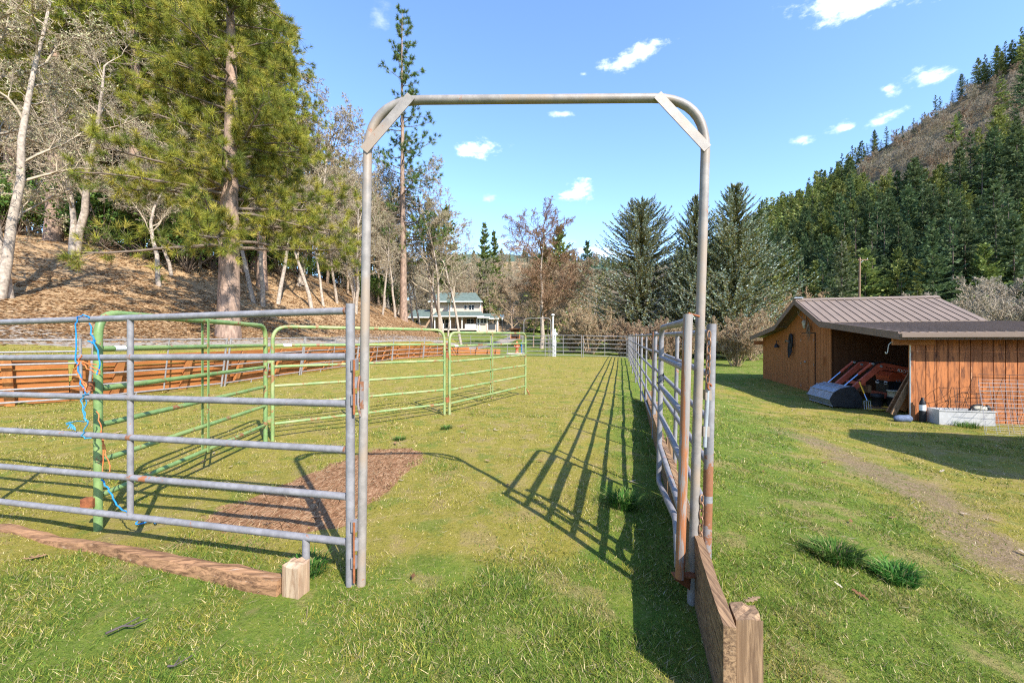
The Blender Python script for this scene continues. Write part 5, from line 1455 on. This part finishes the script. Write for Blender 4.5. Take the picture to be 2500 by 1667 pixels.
used = set()
def place(kind, x, y, rz, sc, label, group=None, dz=0, name=None, cat=None, z=None):
    zz = (g(x, y) if z is None else z) + dz
    o = protos[kind]
    if kind in used:
        o = copy_tree(o, (x, y, zz), rz, sc, label, group)
    else:
        used.add(kind); o.location = (x, y, zz); o.rotation_euler = (0, 0, rz); o.scale = (sc,) * 3 if not isinstance(sc, tuple) else sc
        o['label'] = label
        if group: o['group'] = group
    return o

def pl(kind, px, py, rz, sc, label, group=None, Y=None):
    if Y: 
        x = (px - 1250) / F * Y; return place(kind, x, Y, rz, sc, label, group)
    q = hit(px, py, 9.5, 120); return place(kind, q.x, q.y, rz, sc, label, group)

# left slope, named trees
pl('oakT', 22, 730, 1.0, 1.0, 'large lichen covered bare tree with two pale stems at the left picture edge')
pl('pineA', 557, 824, .6, 1.0, 'big yellow green pine with a thick scaly trunk on the leaf slope')
pl('pineB', 238, 585, 1.0, .95, 'tall pine with a grey trunk among bare trees left of the big pine')
pl('oakB', 388, 698, .3, .95, 'small slim bare tree standing alone in the leaves left of the big pine')
pl('oakB', 419, 672, 2.0, .8, 'thin crooked bare tree just right of the slim lone tree')
pl('oakB', 486, 652, 4.0, .9, 'thin bare tree close left of the big pine trunk')
pl('oakA', 182, 622, 4.0, .95, 'twin stemmed bare tree with a mossy base on the upper leaf slope')
pl('oakC', 620, 738, 1.2, .85, 'leaning bare trunk right behind the big pine')
pl('pineB', 640, 702, 3.0, .75, 'dark shaded pine trunk behind the big pine')
pl('oakC', 642, 747, 2.6, .9, 'slanting bare trunk second to the right of the big pine')
pl('oakC', 678, 742, 5.0, .85, 'straight pale trunk third to the right of the big pine')
pl('oakB', 761, 752, 1.0, 1.15, 'white barked spreading bare tree left of the arch post')
pl('oakC', 790, 747, .2, .7, 'very thin pale trunk between the spreading tree and the arch post')
pl('oakC', 823, 740, 1.9, .8, 'slim grey trunk nearest left of the arch post')
pl('oakA', 866, 764, 3.3, .8, 'pair of pale stems seen just right of the left arch post top rail')
pl('oakC', 934, 768, 3.0, .75, 'small grey trunk left of the narrow tall pine')
pl('pineS', 986, 782, .4, 1.1, 'narrow tall pine with open crown rising beside the arch corner')
pl('oakC', 965, 775, 2.0, .9, 'pale slender trunk close left of the narrow tall pine')
for i, (px, k_, sc, lb) in enumerate([(1009, 'oakC', .9, 'bare tree right of the narrow tall pine before the house wing'), (1026, 'oakC', .9, 'forked bare tree before the left wing of the house'),
        (1052, 'oakC', 1.2, 'thick slanting bare trunk before the left end of the house'), (1076, 'oakD', 1.15, 'tall many limbed bare tree in front of the house porch'),
        (1094, 'oakC', .8, 'thin bare tree before the porch doors'), (1126, 'oakC', 1.05, 'twin trunk bare tree with a low drooping limb by the porch')]):
    Y = [52, 54, 50, 48, 52, 46][i]
    x = (px - 1250) / F * Y; place(k_, x, Y, i * 1.3, sc, lb)
q = W(1322, 845, 45); place('tallbare', q.x, 45, .8, (1.1, 1.1, .84), 'tall brown bare tree with a white trunk in the middle distance')
q = W(1302, 838, 47); place('oakE', q.x, 47, 2, .55, 'dark small bare tree left of the tall white trunk')
q = W(1338, 836, 49); place('oakE', q.x, 49, 4, .6, 'low forked bare tree right of the tall white trunk')
q = W(1395, 845, 56); place('dome', q.x, 56, .8, 1.05, 'broad rounded brown bare tree left of the blue spruces')
q = W(1345, 845, 66); place('dome', q.x, 66, 2.8, 1.1, 'rounded brown bare tree behind the tall white trunk')
q = W(1250, 845, 70); place('dome', q.x, 70, 4.8, .95, 'rounded brown bare tree right of the house drive')
for px, Y, sc, lb in [(330, 27, .95, 'yellow green pine left behind the big pine with its crown above the lichen trees'), (130, 25, .9, 'yellow green pine whose crown fills the upper left corner'), (40, 30, 1.0, 'pine half hidden behind the lichen tree at the left edge')]:
    x = (px - 1250) / F * Y; place('pineB', x, Y, px * .1, sc, lb)
# spruces
place('spruceA', 13.3, 42, 0, (1.28, 1.28, 1.0), 'left blue spruce with a broad rounded cone seen through the arch')
place('spruceB', 19.9, 36.5, 1.0, (1.12, 1.12, 1.03), 'right blue spruce with a pointed top standing behind the arch post')
place('spruceB', 17.3, 38.5, 3.6, (.9, .9, 1.0), 'blue spruce half hidden behind the right arch post')
# shrubs
for px, Y, k_, sc, rz, lb in [(1440, 36, 'bushA', 1.25, 0, 'dark multi stemmed shrub behind the far fence below the left spruce'), (1520, 33, 'bushB', 1.1, 1, 'brown bare shrub behind the far fence corner'),
        (1590, 31, 'bushB', 1.15, 2.2, 'brown bare shrub right of the far fence corner'), (1795, 27, 'bushA', 1.0, 3.3, 'vase shaped bare shrub on the grass left of the barn'),
        (1395, 39, 'bushA', .85, 4, 'pale bare shrub behind the white post'), (1650, 33, 'bushB', 1.2, 5, 'bare shrub between the arch post and the right spruce foot'),
        (1835, 33, 'bushC', .85, 1.5, 'orange tinged bare shrub behind the left end of the barn')]:
    place(k_, (px - 1250) / F * Y, Y, rz, sc, lb)
for i, (px, Y, k_, sc) in enumerate([(1890, 44, 'bushC', 1.25), (1950, 47, 'bushC', 1.5), (2010, 44, 'bushC', 1.2), (2075, 50, 'bushC', 1.25), (2150, 46, 'bushC', 1.15), (2215, 44, 'bushC', 1.15), (2270, 47, 'bushC', 1.1)]):
    place(k_, (px - 1250) / F * Y, Y, i * 1.9, sc, 'orange brown bare shrub in the row behind the barn roof', 'bare shrubs behind the barn roof')
for i, (px, Y, sc) in enumerate([(2295, 38, 1.0), (2345, 36, .9), (2390, 40, 1.25), (2445, 36, 1.2), (2500, 38, 1.3), (2550, 35, 1.2)]):
    place('bushD', (px - 1250) / F * Y, Y, i * 2.3, sc, 'grey lichen covered bare tree in the row right of the barn roof', 'grey bare trees right of the barn roof', cat='tree')
q = W(2055, 700, 85); place('firL', q.x, 85, .7, 1.1, 'pale lichen green fir left of the utility pole')
q = W(2240, 720, 70); place('firM', q.x, 70, 1.7, .62, 'small light green fir behind the right end of the barn ridge')
# conifers in the middle distance
for px, Y, k_, sc, rz, top, lb in [(1183, 105, 'firM', 1, 0, 545, 'dark pointed fir left of the pair above the house hillside'), (1206, 108, 'firM', 1, 2, 565, 'shorter dark fir right of the pair above the house hillside'),
        (1088, 112, 'firG', 1, 1, 505, 'olive fir behind the bare trees left of the house'), (1367, 90, 'firG', 1, 2, 548, 'green fir right behind the tall brown bare tree'),
        (1330, 96, 'firY', 1, 2, 600, 'yellow green conifer behind the white trunked tree'), (1433, 125, 'firD', 1, 4, 588, 'lone dark fir against the sky left of the spruces'), (1400, 105, 'firG', 1, 3, 640, 'low green conifer below the lone dark fir'),
        (1470, 110, 'firY', 1, 5, 668, 'mossy yellowish conifer just left of the left spruce')]:
    x = (px - 1250) / F * Y; z = g(x, Y); Hp = {'firM': 18, 'firG': 20, 'firY': 20, 'firD': 22}[k_]
    place(k_, x, Y, rz, (H + (833 - top) / F * Y - z) / Hp, lb)

# thicket on the left slope
rs = random.Random(77)
def thicket(n, kinds, xr, yr, label, group, smin, smax, dmin=7, xs=None):
    c = 0; tries = 0
    while c < n and tries < 4000:
        tries += 1; y = rs.uniform(*yr); px = rs.uniform(*xr); x = (px - 1250) / F * y
        if hill_d(x, y) < dmin: continue
        place(rs.choice(kinds), x, y, rs.uniform(0, 6.28), rs.uniform(smin, smax), label, group); c += 1
thicket(46, ['oakC', 'oakD', 'oakB', 'oakE'], (-150, 780), (29, 46), 'bare grey tree in the thicket behind the leaf slope', 'bare trees in the thicket on the left slope', .75, 1.15, 12)
thicket(26, ['oakD', 'oakE', 'oakC'], (700, 1000), (40, 75), 'bare grey tree in the wood left of the house', 'bare trees in the wood left of the house', .7, 1.1, 8)
thicket(17, ['pineB'], (-200, 640), (30, 44), 'tall pine deep in the wood behind the left leaf slope', 'pines deep in the left wood', .85, 1.15, 14)
thicket(8, ['pineB'], (640, 860), (52, 75), 'pine in the wood behind the white barked tree', 'pines left of the house', .6, .8, 10)
thicket(34, ['ever'], (-100, 800), (25, 42), 'green leafy shrub in the undergrowth of the left wood', 'green shrubs in the left wood', .7, 1.5, 13)
thicket(14, ['ever'], (780, 975), (44, 64), 'green leafy shrub in the undergrowth near the house', 'green shrubs near the house', .7, 1.3, 7)
def hillside(n, kinds, xr, yr, label, group, smin, smax):
    for i in range(n):
        y = rs.uniform(*yr); px = rs.uniform(*xr); place(rs.choice(kinds), (px - 1250) / F * y, y, rs.uniform(0, 6.28), rs.uniform(smin, smax), label, group)
hillside(72, ['oakD', 'oakE', 'dome'], (1060, 1480), (98, 165), 'grey brown bare tree on the hillside behind the house', 'bare trees behind the house', .7, 1.05)
hillside(30, ['oakD', 'oakE', 'oakC'], (950, 1070), (99, 135), 'grey bare tree on the rise left behind the house', 'bare trees behind the house left end', .8, 1.2)
hillside(14, ['firG', 'firY', 'firM'], (1040, 1330), (125, 185), 'green conifer among bare trees on the hillside behind the house', 'conifers behind the house', .45, .75)
# ------------------------------------------------------------------ right mountain
# ridge and foot lines: bearing (x/y), distance, height
RB = [(.16, 620, 118), (.23, 560, 97), (.35, 480, 90), (.45, 440, 88), (.55, 410, 101), (.642, 385, 116), (.77, 355, 130), (.876, 335, 153), (.982, 318, 168), (1.09, 305, 181), (1.25, 298, 211), (1.5, 290, 238), (2.2, 280, 265)]
FB = [(.16, 420, .5), (.23, 350, 0), (.35, 250, -.3), (.45, 180, -.3), (.55, 145, -.4), (.642, 128, -.4), (.77, 118, -.4), (.876, 110, -.4), (.982, 104, -.4), (1.09, 100, -.4), (1.25, 96, -.4), (1.5, 92, -.4), (2.2, 84, -.4)]
def mtn(u, v):
    """u bearing, v 0 foot..1 ridge, >1 the back"""
    u = np.asarray(u, float); v = np.asarray(v, float)
    b = [q[0] for q in RB]
    yr, zr = np.interp(u, b, [q[1] for q in RB]), np.interp(u, b, [q[2] for q in RB])
    yf, zf_ = np.interp(u, b, [q[1] for q in FB]), np.interp(u, b, [q[2] for q in FB])
    y = yf + (yr - yf) * v; vv = np.where(v <= 1, v, 2 - v)
    z = zf_ + (zr - zf_) * (vv ** 1.08)
    x = u * y
    nzz = (fbm(x * .022, y * .022, 55, 4) - .5) * 26 * np.clip(vv * 3, 0, 1) * np.clip((1.04 - vv) * 6, .12, 1)
    return x, y, z + nzz
us = np.linspace(.16, 2.2, 150); vs_ = np.concatenate([np.linspace(0, 1, 60), np.linspace(1.05, 1.8, 10)])
UU, VV_ = np.meshgrid(us, vs_); mx_, my_, mz_ = mtn(UU, VV_)
ii = np.arange(UU.size).reshape(UU.shape)
qd = np.stack([ii[:-1, :-1], ii[:-1, 1:], ii[1:, 1:], ii[1:, :-1]], -1).reshape(-1, 4)
t = NT('mountain_soil'); p = t.pos()
a = t.noise(p, .25, 6, .7); b = t.noise(p, 1.6, 5, .7)
c = t.ramp(a, [(.3, (.10, .075, .045)), (.5, (.19, .135, .085)), (.7, (.27, .20, .125))])
t.col(t.mix(t.mr(b, .45, .65), c, (.075, .075, .03))); t.rough(.95); t.bump(b, .6, .4)
single('mountain', np_mesh('mountain', np.stack([mx_, my_, mz_], -1).reshape(-1, 3), [qd], True), t.m, None, None, kind='structure')

rs = random.Random(5)
def bald(px, py):   # the dry oak slope seen on the photo, as bearings
    return in_poly(np.array([px]), np.array([py]), [(2070, 440), (2180, 335), (2330, 240), (2480, 175), (2620, 140), (2620, 290), (2480, 355), (2330, 415), (2240, 470), (2120, 480)])[0]
cand = []
tries = 0
def scale_of(v): return rs.uniform(.75, 1.4) * (1 if v < .85 else .82)
while len(cand) < 1300 and tries < 20000:
    tries += 1
    u = rs.uniform(.40, 1.36); v = rs.random() ** 1.25 * 1.0
    x, y, z = (float(k) for k in mtn(u, v)); px = 1250 + F * x / y; pyb = 833 - F * (z - H) / y
    inb = bald(px, pyb)
    s_ = scale_of(v); hp_ = 21000 * s_ / y
    if any(bald(px, pyb - hp_ * q) for q in (0, .3, .55)) and rs.random() > .0012: continue
    if any((x - q[0]) ** 2 + (y - q[1]) ** 2 < 4.7 ** 2 for q in cand): continue
    cand.append((x, y, z, u, v, px, pyb, s_))
# nearest first: the 292 that show largest become objects
ranked = sorted(cand, key=lambda c: c[1] / c[7] * (.55 if c[4] > .94 else 1))
near, rest = ranked[:268], ranked[268:]
for c in near:
    x, y, z, u, v, px, pyb, s_ = c
    lowpatch = fbm(x * .02, y * .02, 88)
    if v > .9:
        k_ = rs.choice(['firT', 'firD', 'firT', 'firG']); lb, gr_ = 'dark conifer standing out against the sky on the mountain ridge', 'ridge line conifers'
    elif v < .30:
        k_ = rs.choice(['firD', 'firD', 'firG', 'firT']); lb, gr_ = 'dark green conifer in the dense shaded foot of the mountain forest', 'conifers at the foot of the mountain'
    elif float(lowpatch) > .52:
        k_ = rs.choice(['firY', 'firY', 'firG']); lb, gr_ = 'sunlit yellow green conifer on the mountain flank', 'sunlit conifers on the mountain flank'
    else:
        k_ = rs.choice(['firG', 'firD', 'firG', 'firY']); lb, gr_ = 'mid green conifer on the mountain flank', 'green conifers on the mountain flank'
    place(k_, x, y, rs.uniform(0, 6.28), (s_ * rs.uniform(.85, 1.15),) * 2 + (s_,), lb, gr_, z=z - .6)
for i in range(26):
    u = .84 + .5 * (i + rs.uniform(-.4, .4)) / 26; x, y, z = (float(k) for k in mtn(u, rs.uniform(.955, 1.0)))
    place(rs.choice(['firT', 'firD', 'firT']), x, y, rs.uniform(0, 6.28), rs.uniform(.45, .95), 'dark conifer standing out against the sky on the mountain ridge', 'ridge line conifers', z=z - .6)
# the rest as one mass
def mesh_np(me):
    nv = len(me.vertices); co = np.zeros(nv * 3, np.float32); me.vertices.foreach_get('co', co)
    cc = np.zeros(nv * 4, np.float32); me.attributes['Col'].data.foreach_get('color', cc)
    q = np.array([list(p.vertices) for p in me.polygons if len(p.vertices) == 4])
    return co.reshape(-1, 3), cc.reshape(-1, 4)[:, :3], q
lite = []
for i, (cols) in enumerate((FG, FD, FY)):
    o = fir('lite', 70 + i, 20, 3.9, 2, 15, 6, cols, None, 1, .2, sl=1.9, wl=.42, single_mesh=True, segs=3)
    lite.append(mesh_np(o.data)); bpy.data.objects.remove(o)
def mass(name, items):
    Vs, Cs, Fs = [], [], []; off = 0
    for x, y, z, s_, k_ in items:
        co, cc, q = lite[k_]; a = rs.uniform(0, 6.28); ca, sa = math.cos(a), math.sin(a)
        R2 = np.array([[ca, sa, 0], [-sa, ca, 0], [0, 0, 1]])
        Vs.append(co @ R2 * s_ + np.array([x, y, z])); Cs.append(cc * rs.uniform(.8, 1.2)); Fs.append(q + off); off += len(co)
    single(name, np_mesh(name, np.concatenate(Vs), [np.concatenate(Fs)], cols=np.concatenate(Cs)), M['leafy'], None, None, kind='stuff')
mass('mountain_forest', [(c[0], c[1], c[2] - .6, c[7], rs.choice([0, 0, 1, 2])) for c in rest])
# bare oaks on the dry slope
n = 0; tries = 0
while n < 200 and tries < 6000:
    tries += 1
    u = rs.uniform(.74, 1.34); v = rs.uniform(.4, .99); x, y, z = (float(k) for k in mtn(u, v)); px = 1250 + F * x / y; pyb = 833 - F * (z - H) / y
    if not bald(px, pyb): continue
    place('oakM' if False else rs.choice(['oakX', 'oakX2']), x, y, rs.uniform(0, 6.28), rs.uniform(.7, 1.15), 'grey brown leafless oak on the dry mountain slope', 'leafless oaks on the mountain slope', z=z - .3); n += 1

Q = []; tries = 0
while len(Q) < 1100 and tries < 20000:
    tries += 1; u = rs.uniform(.72, 1.36); x, y, z = (float(k) for k in mtn(u, rs.uniform(.35, .99)))
    if bald(1250 + F * x / y, 833 - F * (z - H) / y): Q.append((x, y, z))
Q = np.repeat(np.array(Q), 34, 0); nq = len(Q)
Q = Q + RNG.normal(0, 1, (nq, 3)) * np.array([1.2, 1.2, .8]) + np.array([0, 0, 1.3])
dq = RNG.normal(0, 1, (nq, 3)); dq /= np.linalg.norm(dq, axis=1)[:, None]; sq = np.cross(dq, RNG.normal(0, 1, (nq, 3))); sq /= np.linalg.norm(sq, axis=1)[:, None]
lq = RNG.uniform(.25, .7, nq)[:, None]
single('slope_brush', np_mesh('slope_brush', np.stack([Q - dq * lq, Q + sq * lq * .25, Q + dq * lq, Q - sq * lq * .25], 1).reshape(-1, 3), [np.arange(nq * 4).reshape(-1, 4)],
       cols=np.repeat(pal(nq, [(.30, .24, .15), (.24, .18, .11), (.34, .30, .20), (.22, .20, .09)]), 4, 0)), M['lichen'], None, None, kind='stuff')

# ------------------------------------------------------------------ far ridge
fx = np.linspace(-150, 900, 130); fr = np.linspace(0, 1, 14)
FXX, FRR = np.meshgrid(fx, fr)
hz = 138 + 26 * (fbm(FXX * .006, FXX * 0, 91) - .5) + 22 * (1 - ss(-100, 220, FXX))
t = NT('far_ridge'); p = t.pos(); t.col(t.ramp(t.noise(p, .05, 5, .7), [(.35, (.045, .075, .06)), (.65, (.075, .11, .075))])); t.rough(1)
ridge_z = lambda X, Rr: hz_at(X) * np.sin(Rr * np.pi / 2)
def hz_at(X): return 150 + 26 * (fbm(np.asarray(X) * .006, np.asarray(X) * 0, 91) - .5) + 22 * (1 - ss(-100, 220, X))
single('far_ridge', np_mesh('far_ridge', np.stack([FXX, 640 + 180 * FRR, hz_at(FXX) * np.sin(FRR * np.pi / 2) - 2], -1).reshape(-1, 3),
       [(lambda q: np.stack([q[:-1, :-1], q[:-1, 1:], q[1:, 1:], q[1:, :-1]], -1).reshape(-1, 4))(np.arange(FXX.size).reshape(FXX.shape))], True), t.m, None, None, kind='structure')
it = []
for i in range(520):
    X = rs.uniform(20, 330); Rr = rs.random() ** .6
    it.append((X, 640 + 180 * Rr, float(hz_at(X) * math.sin(Rr * math.pi / 2)) - 3, rs.uniform(.5, .95), rs.choice([0, 1, 1])))
mass('far_forest', it)
for k in list(protos):
    if k not in used:
        for ch in list(protos[k].children): bpy.data.objects.remove(ch)
        bpy.data.objects.remove(protos[k])
# ------------------------------------------------------------------ sky, sun, camera
sd = Vector((.555, -.80, .815)).normalized()
sun = bpy.data.lights.new('sun', 'SUN'); sun.energy = 4.6; sun.angle = R(.5); sun.color = (1, .95, .86)
so_ = bpy.data.objects.new('sun', sun); COL.objects.link(so_)
so_.rotation_euler = (-sd).to_track_quat('-Z', 'Y').to_euler()
w = bpy.data.worlds.new('World'); SC.world = w; w.use_nodes = True
nt = w.node_tree; N_ = nt.nodes; bg = N_['Background']
sky = N_.new('ShaderNodeTexSky'); sky.sky_type = 'NISHITA'; sky.sun_disc = False
sky.sun_elevation = math.asin(sd.z); sky.sun_rotation = math.atan2(sd.x, sd.y)
sky.altitude = 300; sky.air_density = 1.25; sky.dust_density = .3; sky.ozone_density = 2.2
tc = N_.new('ShaderNodeTexCoord')
def nd(ty, **kw):
    n = N_.new(ty)
    for k, v in kw.items(): setattr(n, k, v)
    return n
def mth(op, a, b=None):
    n = nd('ShaderNodeMath', operation=op)
    for s_, v in zip(n.inputs, (a, b)):
        if v is None: continue
        if isinstance(v, (int, float)): s_.default_value = v
        else: nt.links.new(v, s_)
    return n.outputs[0]
def dot(v):
    n = nd('ShaderNodeVectorMath', operation='DOT_PRODUCT'); nt.links.new(tc.outputs['Generated'], n.inputs[0]); n.inputs[1].default_value = v
    return n.outputs['Value']
def nz(scale, det, st=(1, 1, 1)):
    mp = nd('ShaderNodeMapping'); mp.inputs['Scale'].default_value = st; nt.links.new(tc.outputs['Generated'], mp.inputs[0])
    n = nd('ShaderNodeTexNoise'); n.inputs['Scale'].default_value = scale; n.inputs['Detail'].default_value = det; n.inputs['Roughness'].default_value = .62
    nt.links.new(mp.outputs[0], n.inputs['Vector']); return n.outputs['Fac']
n1 = nz(16, 7, (1, 1, 2.2)); n2 = nz(55, 5, (1, 1, 1.8))
nn = mth('ADD', mth('MULTIPLY', mth('SUBTRACT', n1, .5), 3.0), mth('MULTIPLY', mth('SUBTRACT', n2, .5), 1.3))
# clouds: direction given by photo pixel, half sizes in radians, tilt, density
clouds = [(1165, 366, .052, .023, -.05, 1), (1405, 470, .042, .021, -.1, 1), (1545, 138, .078, .026, -.38, .95), (2070, 12, .14, .034, -.10, 1), (2265, 190, .062, .024, .05, 1), (2170, 218, .030, .019, -.1, 1),
          (1955, 344, .030, .013, .1, .8), (2058, 310, .032, .012, -.25, .7), (2150, 290, .055, .014, -.45, .9), (1375, 279, .035, .007, 0, .55), (1425, 182, .012, .006, 0, .5), (1460, 617, .09, .020, .1, .85), (1190, 485, .02, .01, 0, .3), (930, 45, .03, .04, .3, .2), (1300, 600, .12, .02, 0, .3)]
tot = None
for px, py, a_, b_, tl, dens in clouds:
    D_ = lambda a, b: Vector(((a - 1250) / F, 1, (833 - b) / F)).normalized()
    dv = D_(px, py); rt_ = D_(px + 1, py) - dv; up_ = D_(px, py - 1) - dv
    a_ *= rt_.length * F; b_ *= up_.length * F
    rt_.normalize(); up_ = (up_ - rt_ * up_.dot(rt_)).normalized()
    r2 = rt_ * math.cos(tl) - up_ * math.sin(tl); u2 = rt_ * math.sin(tl) + up_ * math.cos(tl)
    x = mth('DIVIDE', dot(r2), a_); y = mth('DIVIDE', dot(u2), b_)
    rr = mth('SQRT', mth('ADD', mth('MULTIPLY', x, x), mth('MULTIPLY', y, y)))
    f = mth('ADD', mth('SUBTRACT', 1.0, rr), mth('MULTIPLY', nn, 1.25))
    fr = mth('GREATER_THAN', dot(dv), .5)
    mr = nd('ShaderNodeMapRange', interpolation_type='SMOOTHSTEP'); mr.inputs[1].default_value = -.15; mr.inputs[2].default_value = 1.6; mr.inputs[4].default_value = dens
    nt.links.new(f, mr.inputs[0])
    o_ = mth('MULTIPLY', mr.outputs[0], fr)
    tot = o_ if tot is None else mth('MAXIMUM', tot, o_)
mx = nd('ShaderNodeMix', data_type='RGBA')
nt.links.new(tot, mx.inputs[0]); 
gm = nd('ShaderNodeMix', data_type='RGBA', blend_type='MULTIPLY'); gm.inputs[0].default_value = 1; gm.inputs[7].default_value = SKYTINT
nt.links.new(sky.outputs[0], gm.inputs[6]); nt.links.new(gm.outputs[2], mx.inputs[6])
mx.inputs[7].default_value = (9.0, 9.2, 9.6, 1)
nt.links.new(mx.outputs[2], bg.inputs['Color']); bg.inputs['Strength'].default_value = .13
cam = bpy.data.cameras.new('camera'); co = bpy.data.objects.new('camera', cam); COL.objects.link(co)
co.location = (0, 0, H); co.rotation_euler = (R(90), 0, 0)
cam.sensor_width = 36; cam.lens = 36 * F / 2500; cam.clip_start = .05; cam.clip_end = 6000
SC.camera = co
SC.view_settings.view_transform = 'Standard'; SC.view_settings.look = 'None'; SC.view_settings.gamma = 1
SC.view_settings.exposure = 1.15
SC.cycles.use_denoising = False; SC.cycles.filter_width = 1.15
SC.cycles.max_bounces = 6; SC.cycles.transparent_max_bounces = 4
